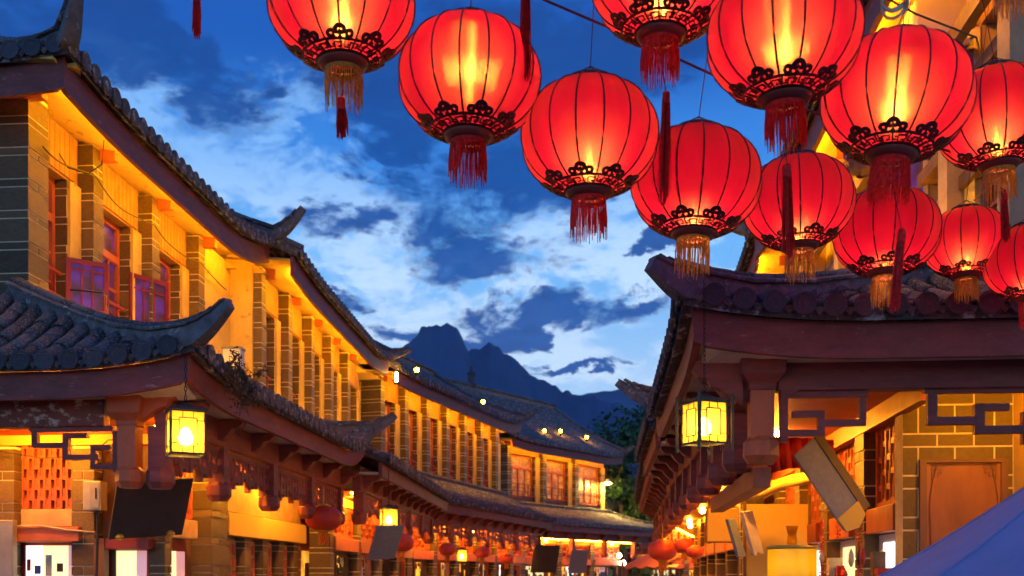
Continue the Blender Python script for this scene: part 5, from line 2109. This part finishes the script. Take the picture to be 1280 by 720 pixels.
# carved wooden sign on the brick pier
t = thing('carved_sign', 'brown wooden sign board with carved corners on the big brick pier', 'signboard', (E.W(0.385, 0, 2.2)), E.rot)
fr = MB()
o0, o1, z0, z1 = 0.335, -0.31, -0.75, 0.385
for (a0, c0, a1, c1) in ((o0, z0, o0 - 0.05, z1), (o1 + 0.05, z0, o1, z1), (o0 - 0.05, z1 - 0.025, o1 + 0.05, z1)):
    fr.span((-0.02, a0, c0), (0.012, a1, c1))
fr.build('frame', 'brown_wood', t)
pn = MB()
pn.span((-0.006, o0 - 0.052, z0 + 0.01), (0.010, o1 + 0.052, z1 - 0.027))
board = pn.build('board', 'sign_wood', t)
ed = MB()
for sg, oc in ((1, o0 - 0.052), (-1, o1 + 0.052)):
    q = []
    for k in range(13):
        zz = z1 - 0.03 - (z1 - z0) * 0.55 * k / 12
        q.append((-0.012, oc - sg * (0.02 + 0.055 * (abs(k - 6) / 6) ** 1.5 * (1 if k < 6 else 0.2)), zz))
    ed.tube(q, 0.004, 4)
ed.tube([(-0.012, o0 - 0.08, z1 - 0.04), (-0.012, o1 + 0.08, z1 - 0.04)], 0.004, 4)
ed.build('edge_line', 'brown_wood', board)
for sg, oc in ((1, o0 - 0.085), (-1, o1 + 0.085)):
    kf = MB()
    for (d0, h0, d1, h1) in ((0, 0, 0.10, 0.007), (0, -0.10, 0.007, 0), (0.02, -0.022, 0.08, -0.015), (0.02, -0.08, 0.027, -0.022), (0.073, -0.05, 0.08, -0.022), (0.045, -0.05, 0.08, -0.043), (0.045, -0.075, 0.052, -0.05), (0.02, -0.08, 0.052, -0.073)):
        kf.span((-0.012, oc - sg * d0, z1 - 0.055 + h0), (-0.006, oc - sg * d1, z1 - 0.055 + h1))
    kf.build('corner_fret', 'brown_wood', board)

# electrical box with a conduit on the left front pillar
t = thing('electrical_box', 'drab metal electrical box beside the left front pillar', 'electrical box', A.W(0.10, 0.73, 2.44), A.rot)
MB().box((0, 0, 0), (0.14, 0.17, 0.27)).build('box', 'grey_metal', t, bevel=0.006)
MB().box((0.074, 0.03, 0), (0.006, 0.09, 0.24)).build('door', 'grey_metal', t, bevel=0.002)
MB().box((0.080, 0.045, 0.02), (0.006, 0.012, 0.10)).build('handle', 'iron', t)
MB().tube([(0, 0.02, -0.13), (0, 0.02, -0.45), (0.02, 0.02, -0.8)], 0.014, 6).build('conduit', 'iron', t)
# cabinet on the end wall, camera on the skirt roof
t = thing('wall_cabinet', 'pale service box on the lit end wall above the skirt roof', 'cabinet', (-3.72, 13.9, 4.45))
MB().box((0, 0, 0), (0.24, 0.2, 0.55)).build('box', 'white_panel', t, bevel=0.01)
MB().box((0, 0, 0.285), (0.27, 0.23, 0.02)).build('lid', 'grey_metal', t)
t = thing('security_camera', 'small white security camera standing on the left skirt roof', 'camera', (-3.02, 11.4, 3.86))
MB().tube([(0.03, -0.13, -0.05), (-0.06, 0.10, 0.03)], 0.042, 8).build('housing', 'white_panel', t)
MB().tube([(-0.03, 0.03, -0.01), (-0.05, 0.06, -0.22)], 0.014, 6).build('arm', 'grey_metal', t)
MB().tube([(0.032, -0.135, -0.052), (0.036, -0.145, -0.054)], 0.032, 8).build('lens', 'dark_glass', t)

# pale cabinet under the right eave, flowers, drape, drum, tinsel, yellow panels
t = thing('wall_unit', 'boxy white unit in violet light fixed high on the right wall above the lanterns', 'air conditioner', E.W(0.55, 0.22, 5.80), E.rot)
MB().box((0, 0, 0), (0.75, 0.42, 0.36)).build('casing', 'violet_lit_panel', t, bevel=0.02)
MB().box((0, 0.216, 0.02), (0.68, 0.012, 0.27)).build('grille', 'white_panel', t)
t = thing('flower_basket', 'purple flowers in a hanging basket at the right wall, behind the lanterns', 'flowers', (3.0, 8.9, 5.28))
MB().lathe([(0.05, -0.16), (0.10, -0.10), (0.12, -0.02), (0.11, -0.02)], 12, caps=False).build('basket', 'brown_wood', t)
rnd = random.Random(12)
fl = MB()
for k in range(420):
    d = Vector((rnd.gauss(0, 1), rnd.gauss(0, 1), rnd.gauss(0.2, 0.8))).normalized() * 0.17 * rnd.random() ** 0.3
    s = rnd.uniform(0.012, 0.026)
    u = Vector((rnd.gauss(0, 1), rnd.gauss(0, 1), rnd.gauss(0, 1))).normalized()
    w_ = u.cross(d + Vector((0.01, 0, 0))).normalized()
    fl.add([d - u * s, d + w_ * s, d + u * s, d - w_ * s], [(0, 1, 2, 3)])
fl.build('blossom', 'petal', t)
MB().tube([(0, 0, 0), (0.02, 0, 0.9)], 0.004, 4).build('cord', 'cable', t)

dr = MB()
rings = []
for k in range(25):
    q = k / 24
    top = Vector((1.98 + 0.62 * q, 8.15 + 0.25 * q, 2.80 + 0.0 * q))
    fold = 0.03 * math.sin(q * 38) + 0.015 * math.sin(q * 71)
    ln = 0.30 - 0.06 * math.sin(q * 3.14)
    rings.append([top + Vector((0, fold * 0.4, 0)), top + Vector((0.02, fold + 0.01, -ln * 0.5)), top + Vector((0.03, fold * 1.4, -ln)), top + Vector((0.03, fold * 1.4 + 0.012, -ln)), top + Vector((0.02, fold + 0.024, -ln * 0.5)), top + Vector((0, fold * 0.4 + 0.012, 0))])
dr.loft(rings)
o = dr.build('red_drape', 'red_cloth', None, True)
tag(o, 'bright red cloth gathered behind the large grey tilted board', 'cloth')

ag = bpy.data.materials.new('amber_glass')
ag.use_nodes = True
an, ak = ag.node_tree.nodes, ag.node_tree.links
an.clear()
a_t = an.new('ShaderNodeBsdfTranslucent')
a_t.inputs[0].default_value = (0.75, 0.50, 0.03, 1)
a_g = an.new('ShaderNodeBsdfGlossy')
a_g.inputs[0].default_value = (0.8, 0.6, 0.2, 1)
a_g.inputs['Roughness'].default_value = 0.3
a_m = an.new('ShaderNodeMixShader')
a_m.inputs[0].default_value = 0.18
a_o = an.new('ShaderNodeOutputMaterial')
ak.new(a_t.outputs[0], a_m.inputs[1])
ak.new(a_g.outputs[0], a_m.inputs[2])
ak.new(a_m.outputs[0], a_o.inputs[0])
MATS['amber_glass'] = ag
t = thing('drum_lamp', 'golden drum shaped lamp low on the right beneath the leaning boards', 'lamp', (2.02, 7.5, 0))
MB().lathe([(0.172, 1.31), (0.172, 1.90)], 32, caps=False).build('shade', 'amber_glass', t, True)
for z in (1.30, 1.905):
    MB().lathe([(0.168, z - 0.012), (0.178, z - 0.012), (0.178, z + 0.012), (0.168, z + 0.012)], 32, caps=False).build('rim', 'brass', t, True)
MB().lathe([(0.03, 1.72), (0.05, 1.75), (0.05, 1.80), (0.03, 1.83)], 10).build('bulb', 'drum_bulb', t)
MB().tube([(0, 0, 1.28), (0, 0, 1.73)], 0.012, 6).build('bulb_holder', 'iron', t)
MB().lathe([(0.035, 1.925), (0.04, 1.94), (0.03, 2.0), (0.045, 2.06), (0.04, 2.06), (0.025, 2.0)], 12).build('glass_cup', 'frosted_glass', t, True)
MB().lathe([(0.14, 0), (0.14, 0.04), (0.09, 0.08), (0.09, 1.2), (0.17, 1.27), (0.172, 1.288)], 16).build('stand', 'brown_wood', t)
for (s_, o_, z0, z1, lab) in ((1.44, 0.53, 0.4, 2.27, 'long strip of red tinsel beside the nearer right brick pillar'), (2.90, 0.55, 0.4, 2.26, 'long strip of red tinsel beside the farther right brick pillar'), (2.12, 0.56, 2.06, 2.27, 'short end of red tinsel under the sill between two right pillars')):
    rnd = random.Random(int(s_ * 100))
    mb = MB()
    c = E.W(s_, o_, 0)
    z = z0
    while z < z1:
        for q in range(3):
            a_ = rnd.uniform(0, 6.28)
            d = Vector((math.cos(a_) * 0.026, math.sin(a_) * 0.026, rnd.uniform(-0.02, 0.02)))
            mb.add([(c.x, c.y, z), (c.x + d.x + 0.006, c.y + d.y, z + d.z), (c.x + d.x, c.y + d.y + 0.006, z + d.z + 0.008)], [(0, 1, 2)])
        z += 0.009
    mb.tube([(c.x, c.y, z0), (c.x, c.y, z1)], 0.006, 4)
    tag(mb.build('tinsel_strip', 'tinsel'), lab, 'tinsel', 'red tinsel strips on the right shop fronts')
t = thing('light_box', 'square blank orange yellow panel under the right arcade', 'signboard', (2.47, 12.2, 2.30))
MB().box((0, 0, 0), (0.36, 0.06, 0.39)).build('panel', 'yellow_panel', t, bevel=0.006)
MB().box((0, 0.035, 0), (0.39, 0.02, 0.42)).build('frame', 'brown_wood', t)
MB().tube([(-0.15, 0.04, 0.2), (-0.15, 0.04, 0.72)], 0.008, 4).tube([(0.15, 0.04, 0.2), (0.15, 0.04, 0.72)], 0.008, 4).build('hanger', 'iron', t)
mb = MB()
rings = []
for k in range(15):
    q = k / 14
    c = Vector((2.35 + 0.75 * q, 10.9 - 0.4 * q, 2.52 + 0.22 * q + 0.02 * math.sin(q * 14)))
    rings.append([c + Vector((0, 0.06 * math.cos(a_), 0.065 * math.sin(a_) * (1 + 0.25 * math.sin(q * 17 + a_)))) for a_ in [2 * math.pi * j / 8 for j in range(8)]])
mb.loft(rings)
tag(mb.build('rolled_awning', 'yellow_panel', None, True), 'rolled yellow cloth awning slanting under the right eave', 'awning')
t = thing('yellow_screen', 'plain yellow panel wall behind the leaning boards on the right', 'screen', (2.95, 11.6, 0))
MB().box((0, 0, 1.4), (0.75, 0.05, 2.2)).build('panel', 'yellow_panel', t)
MB().box((-0.36, -0.03, 1.3), (0.03, 0.03, 2.6)).build('post', 'brown_wood', t)
MB().box((0.36, -0.03, 1.3), (0.03, 0.03, 2.6)).build('post', 'brown_wood', t)

# parasol in the right foreground corner
t = thing('parasol', 'blue fabric parasol in the lower right corner of the view', 'parasol', (2.42, 4.0, 0))
apex, rad, zr = 2.34, 1.5, 1.40
nseg = 8
cp = MB()
rings = []
for j in range(9):
    f = j / 8
    rg = []
    for k in range(nseg * 6):
        a_ = 2 * math.pi * k / (nseg * 6)
        loc = (k % 6) / 6
        rr = rad * math.cos(math.pi / nseg) / math.cos((loc - 0.5) * 2 * math.pi / nseg)
        sagz = -0.05 * math.sin(math.pi * f) * (1 - 0.3 * math.sin(math.pi * loc))
        rg.append((rr * f * math.cos(a_ + 0.33) + 0.001 * math.cos(a_), rr * f * math.sin(a_ + 0.33) + 0.001 * math.sin(a_), apex + (zr - apex) * f + sagz))
    rings.append(rg)
cp.loft(rings, True, False)
canopy = cp.build('canopy', 'parasol', t)
sol = canopy.modifiers.new('thickness', 'SOLIDIFY')
sol.thickness = 0.004
MB().lathe([(0.022, 0.02), (0.022, 2.42), (0.03, 2.44), (0.0, 2.48)], 10).build('pole', 'pale_wood', t)
MB().lathe([(0.26, 0.0), (0.26, 0.06), (0.05, 0.09), (0.04, 0.3)], 16).build('base', 'grey_metal', t)
for k in range(nseg):
    a_ = 2 * math.pi * k / nseg + 0.33
    sm = [(rad * f * math.cos(a_), rad * f * math.sin(a_), apex + (zr - apex) * f - 0.05 * math.sin(math.pi * f) + 0.003) for f in [j / 10 for j in range(11)]]
    MB().tube(sm, 0.0045, 4).build('seam', 'parasol', canopy)
    MB().tube([(0.03 * math.cos(a_), 0.03 * math.sin(a_), apex - 0.035), (rad * 0.5 * math.cos(a_), rad * 0.5 * math.sin(a_), (apex + zr) / 2 - 0.075), (rad * 0.99 * math.cos(a_), rad * 0.99 * math.sin(a_), zr - 0.015)], 0.008, 4).build('rib', 'pale_wood', t)

# dry creeper under the left corner, cables along the left wall and on its skirt roof
t = thing('dry_creeper', 'dry tangled creeper at the left corner of the skirt roof', 'plant', (-2.36, 8.75, 3.25))
rnd = random.Random(3)
st = MB()
lf = MB()
for k in range(46):
    p0 = Vector((rnd.uniform(-0.03, 0.10), rnd.uniform(-0.15, 0.5), rnd.uniform(0.0, 0.30)))
    p1 = p0 + Vector((rnd.uniform(-0.05, 0.12), rnd.uniform(-0.1, 0.1), rnd.uniform(-0.25, 0.15)))
    st.tube([p0, (p0 + p1) / 2 + Vector((rnd.uniform(-0.04, 0.06), 0, rnd.uniform(0, 0.06))), p1], 0.0035, 3)
    for q in range(9):
        c = p0 + (p1 - p0) * rnd.random() + Vector((rnd.gauss(0, 0.02), rnd.gauss(0, 0.03), rnd.gauss(0, 0.02)))
        u = Vector((rnd.gauss(0, 1), rnd.gauss(0, 1), rnd.gauss(0, 1))).normalized() * rnd.uniform(0.012, 0.03)
        v_ = u.cross(Vector((rnd.gauss(0, 1), rnd.gauss(0, 1), rnd.gauss(0, 1)))).normalized() * 0.010
        lf.add([c - u, c + v_, c + u, c - v_], [(0, 1, 2, 3)])
st.build('stem', 'dry_vine', t)
lf.build('leaves', 'dry_vine', t)

pts = []
for k in range(60):
    s_ = 0.2 + 4.9 * k / 59
    ph = (s_ - 1.25) / 1.45 % 1
    pts.append(A.W(s_, 0.17, 5.86 - 0.13 * math.sin(math.pi * ph) - 0.02 * math.sin(s_ * 5)))
cable(pts, 0.008, 'cable', 'black cable looping along the tops of the left upstairs pillars')
cable([A.W(0.75, 0.5, 6.02), A.W(0.8, 0.45, 5.80), A.W(0.82, 0.3, 5.72), A.W(0.8, 0.1, 5.78), A.W(0.85, -0.02, 5.95)], 0.007, 'cable', 'short hook of black cable hanging under the left upper soffit')
for (q, lab) in ((0, 'tangled cable lying along the left skirt roof, upper strand'), (1, 'tangled cable lying along the left skirt roof, lower strand'), (2, 'loose looping cable over the left skirt roof behind the camera')):
    rnd = random.Random(20 + q)
    pts = []
    for k in range(26):
        s_ = -0.4 + 5.0 * k / 25
        pts.append(A.W(s_, 0.75 + 0.35 * q + 0.12 * math.sin(k * 0.9 + q), 4.20 - 0.33 * q + 0.10 * abs(math.sin(k * (0.5 + 0.2 * q) + q)) + rnd.uniform(-0.02, 0.02)))
    cable(pts, 0.008, 'cable' if q != 1 else 'pale_cable', lab)
cable([A.W(0.16, -3.0, 2.92), A.W(0.12, -0.4, 2.90), A.W(0.12, 0.2, 2.80), A.W(0.15, 0.66, 2.82), A.W(-0.2, 1.0, 2.92), A.W(-0.7, 1.35, 2.85)], 0.006, 'cable', 'thin black cable across the left porch below its ceiling')
cable([A.W(0.10, -0.1, 2.16), A.W(0.10, 0.2, 2.17), A.W(0.10, 0.45, 2.13), A.W(0.12, 0.75, 2.10)], 0.010, 'pale_cable', 'pale conduit along the sill over the left lit window')

# ------------------------------------------------------------------ far end of the lane
for (x, y, z, lab) in ((3.95, 38.3, 2.45, 'upper of two white bulbs at the far end of the lane'), (4.15, 38.6, 2.18, 'lower of two white bulbs at the far end of the lane')):
    t = thing('bare_bulb', lab, 'lamp', (x, y, z), 0, 'white bulbs at the lane end')
    MB().lathe([(0.01, -0.09), (0.07, -0.05), (0.08, 0.0), (0.05, 0.06), (0.02, 0.09)], 10).build('globe', 'white_bulb', t, True)
    MB().tube([(0, 0, 0.08), (0, 0, 1.1)], 0.006, 4).build('flex', 'cable', t)
t = thing('wall_lamp', 'bright lamp on the end of the far left house', 'lamp', (3.55, 38.6, 5.15))
MB().lathe([(0.02, 0.16), (0.16, 0.0), (0.15, 0.0), (0.01, 0.14)], 12, caps=False).build('shade', 'white_panel', t)
MB().lathe([(0.01, -0.05), (0.07, -0.03), (0.07, 0.03), (0.02, 0.09)], 10).build('globe', 'flood', t, True)
MB().tube([(0, 0, 0.15), (-0.1, 0.1, 0.3), (-0.35, 0.3, 0.3)], 0.014, 5).build('arm', 'iron', t)
for (x, y, z, lab) in ((-2.52, 22.7, 6.05, 'little upright lamp where the second and third left roofs meet'),):
    t = thing('eave_lamp', lab, 'lamp', (x, y, z))
    MB().lathe([(0.015, -0.12), (0.03, -0.10), (0.03, 0.08), (0.015, 0.10)], 8).build('tube', 'lamp_bulb', t)
    MB().lathe([(0.06, -0.16), (0.06, -0.12)], 8).build('socket', 'iron', t)

for (h_, s_, o_, z_, lab) in ((C, 2.2, 0.1, 6.72, 'small yellow lamp on the third left roof, nearest of the roof lamps'), (C, 7.4, 0.0, 6.78, 'small yellow lamp low on the end of the third left roof'), (Dh, 2.4, 0.0, 6.70, 'small yellow lamp on the far roof below the finial'), (Dh, 3.7, -0.2, 6.85, 'small yellow lamp midway along the far roof'), (Dh, 5.3, -0.1, 6.80, 'small yellow lamp near the right end of the far roof')):
    t = thing('roof_lamp', lab, 'lamp', h_.W(s_, o_, z_), 0, 'small lamps lying on the far roofs')
    MB().lathe([(0.02, -0.05), (0.05, -0.03), (0.05, 0.03), (0.02, 0.05)], 8).build('globe', 'roof_glow', t, True)
    MB().lathe([(0.04, -0.16), (0.03, -0.05)], 8).build('socket', 'iron', t)


def stall(x, y, w, d, z, rz, lab):
    t = thing('market_stall', lab, 'stall', (x, y, 0), rz, 'orange stalls at the far end of the lane')
    rings = []
    for k in range(11):
        q = k / 10
        rings.append([(-w / 2 + w * q, -d / 2, z - 0.35 + 0.03 * math.sin(q * 20)), (-w / 2 + w * q, 0, z - 0.03), (-w / 2 + w * q, d / 2, z), (-w / 2 + w * q, d / 2, z - 0.02), (-w / 2 + w * q, 0, z - 0.05), (-w / 2 + w * q, -d / 2 + 0.01, z - 0.37 + 0.03 * math.sin(q * 20))])
    MB().loft(rings).build('awning', 'awning', t)
    for sx in (-1, 1):
        for sy in (-1, 1):
            MB().box((sx * (w / 2 - 0.06), sy * (d / 2 - 0.06), (z - 0.2) / 2), (0.05, 0.05, z - 0.2 if sy < 0 else z - 0.2)).build('post', 'brown_wood', t)
    MB().box((0, 0, 0.45), (w - 0.2, d - 0.3, 0.9)).build('counter', 'pale_wood', t)
    MB().box((0, 0, z - 0.32), (w * 0.5, 0.05, 0.04)).build('light_tube', 'shop_amber', t)


stall(3.55, 24.0, 2.0, 1.4, 2.25, R(-70), 'nearer orange awning stall on the right beyond the low lanterns')
stall(4.6, 31.0, 2.2, 1.5, 2.35, R(-60), 'farther orange awning stall toward the lane end')

make_tree((6.9, 52, 0), 9.6, 4.0, 'dark broad tree behind the far roofs, right of the mountain', 3, 13000)
make_tree((9.5, 60, 0), 12.5, 4.6, 'taller dark tree farther right behind the right hand eaves', 8, 12000)
t = make_tree((4.05, 40.9, 0), 6.6, 1.5, 'small bright green tree lit by the lamp beside the far house', 5, 5000)


# ------------------------------------------------------------------ evening haze in the valley
hz = MB()
hz.span((-2600, -700, -1.3), (2600, 3320, 760))
hm = bpy.data.materials.new('haze')
hm.use_nodes = True
hn = hm.node_tree.nodes
hn.clear()
vp = hn.new('ShaderNodeVolumePrincipled')
vp.inputs['Color'].default_value = (0.42, 0.66, 1.0, 1)
vp.inputs['Density'].default_value = 0.00013
ho = hn.new('ShaderNodeOutputMaterial')
hm.node_tree.links.new(vp.outputs[0], ho.inputs['Volume'])
MATS['haze'] = hm
tag(hz.build('haze', 'haze'), kind='stuff')
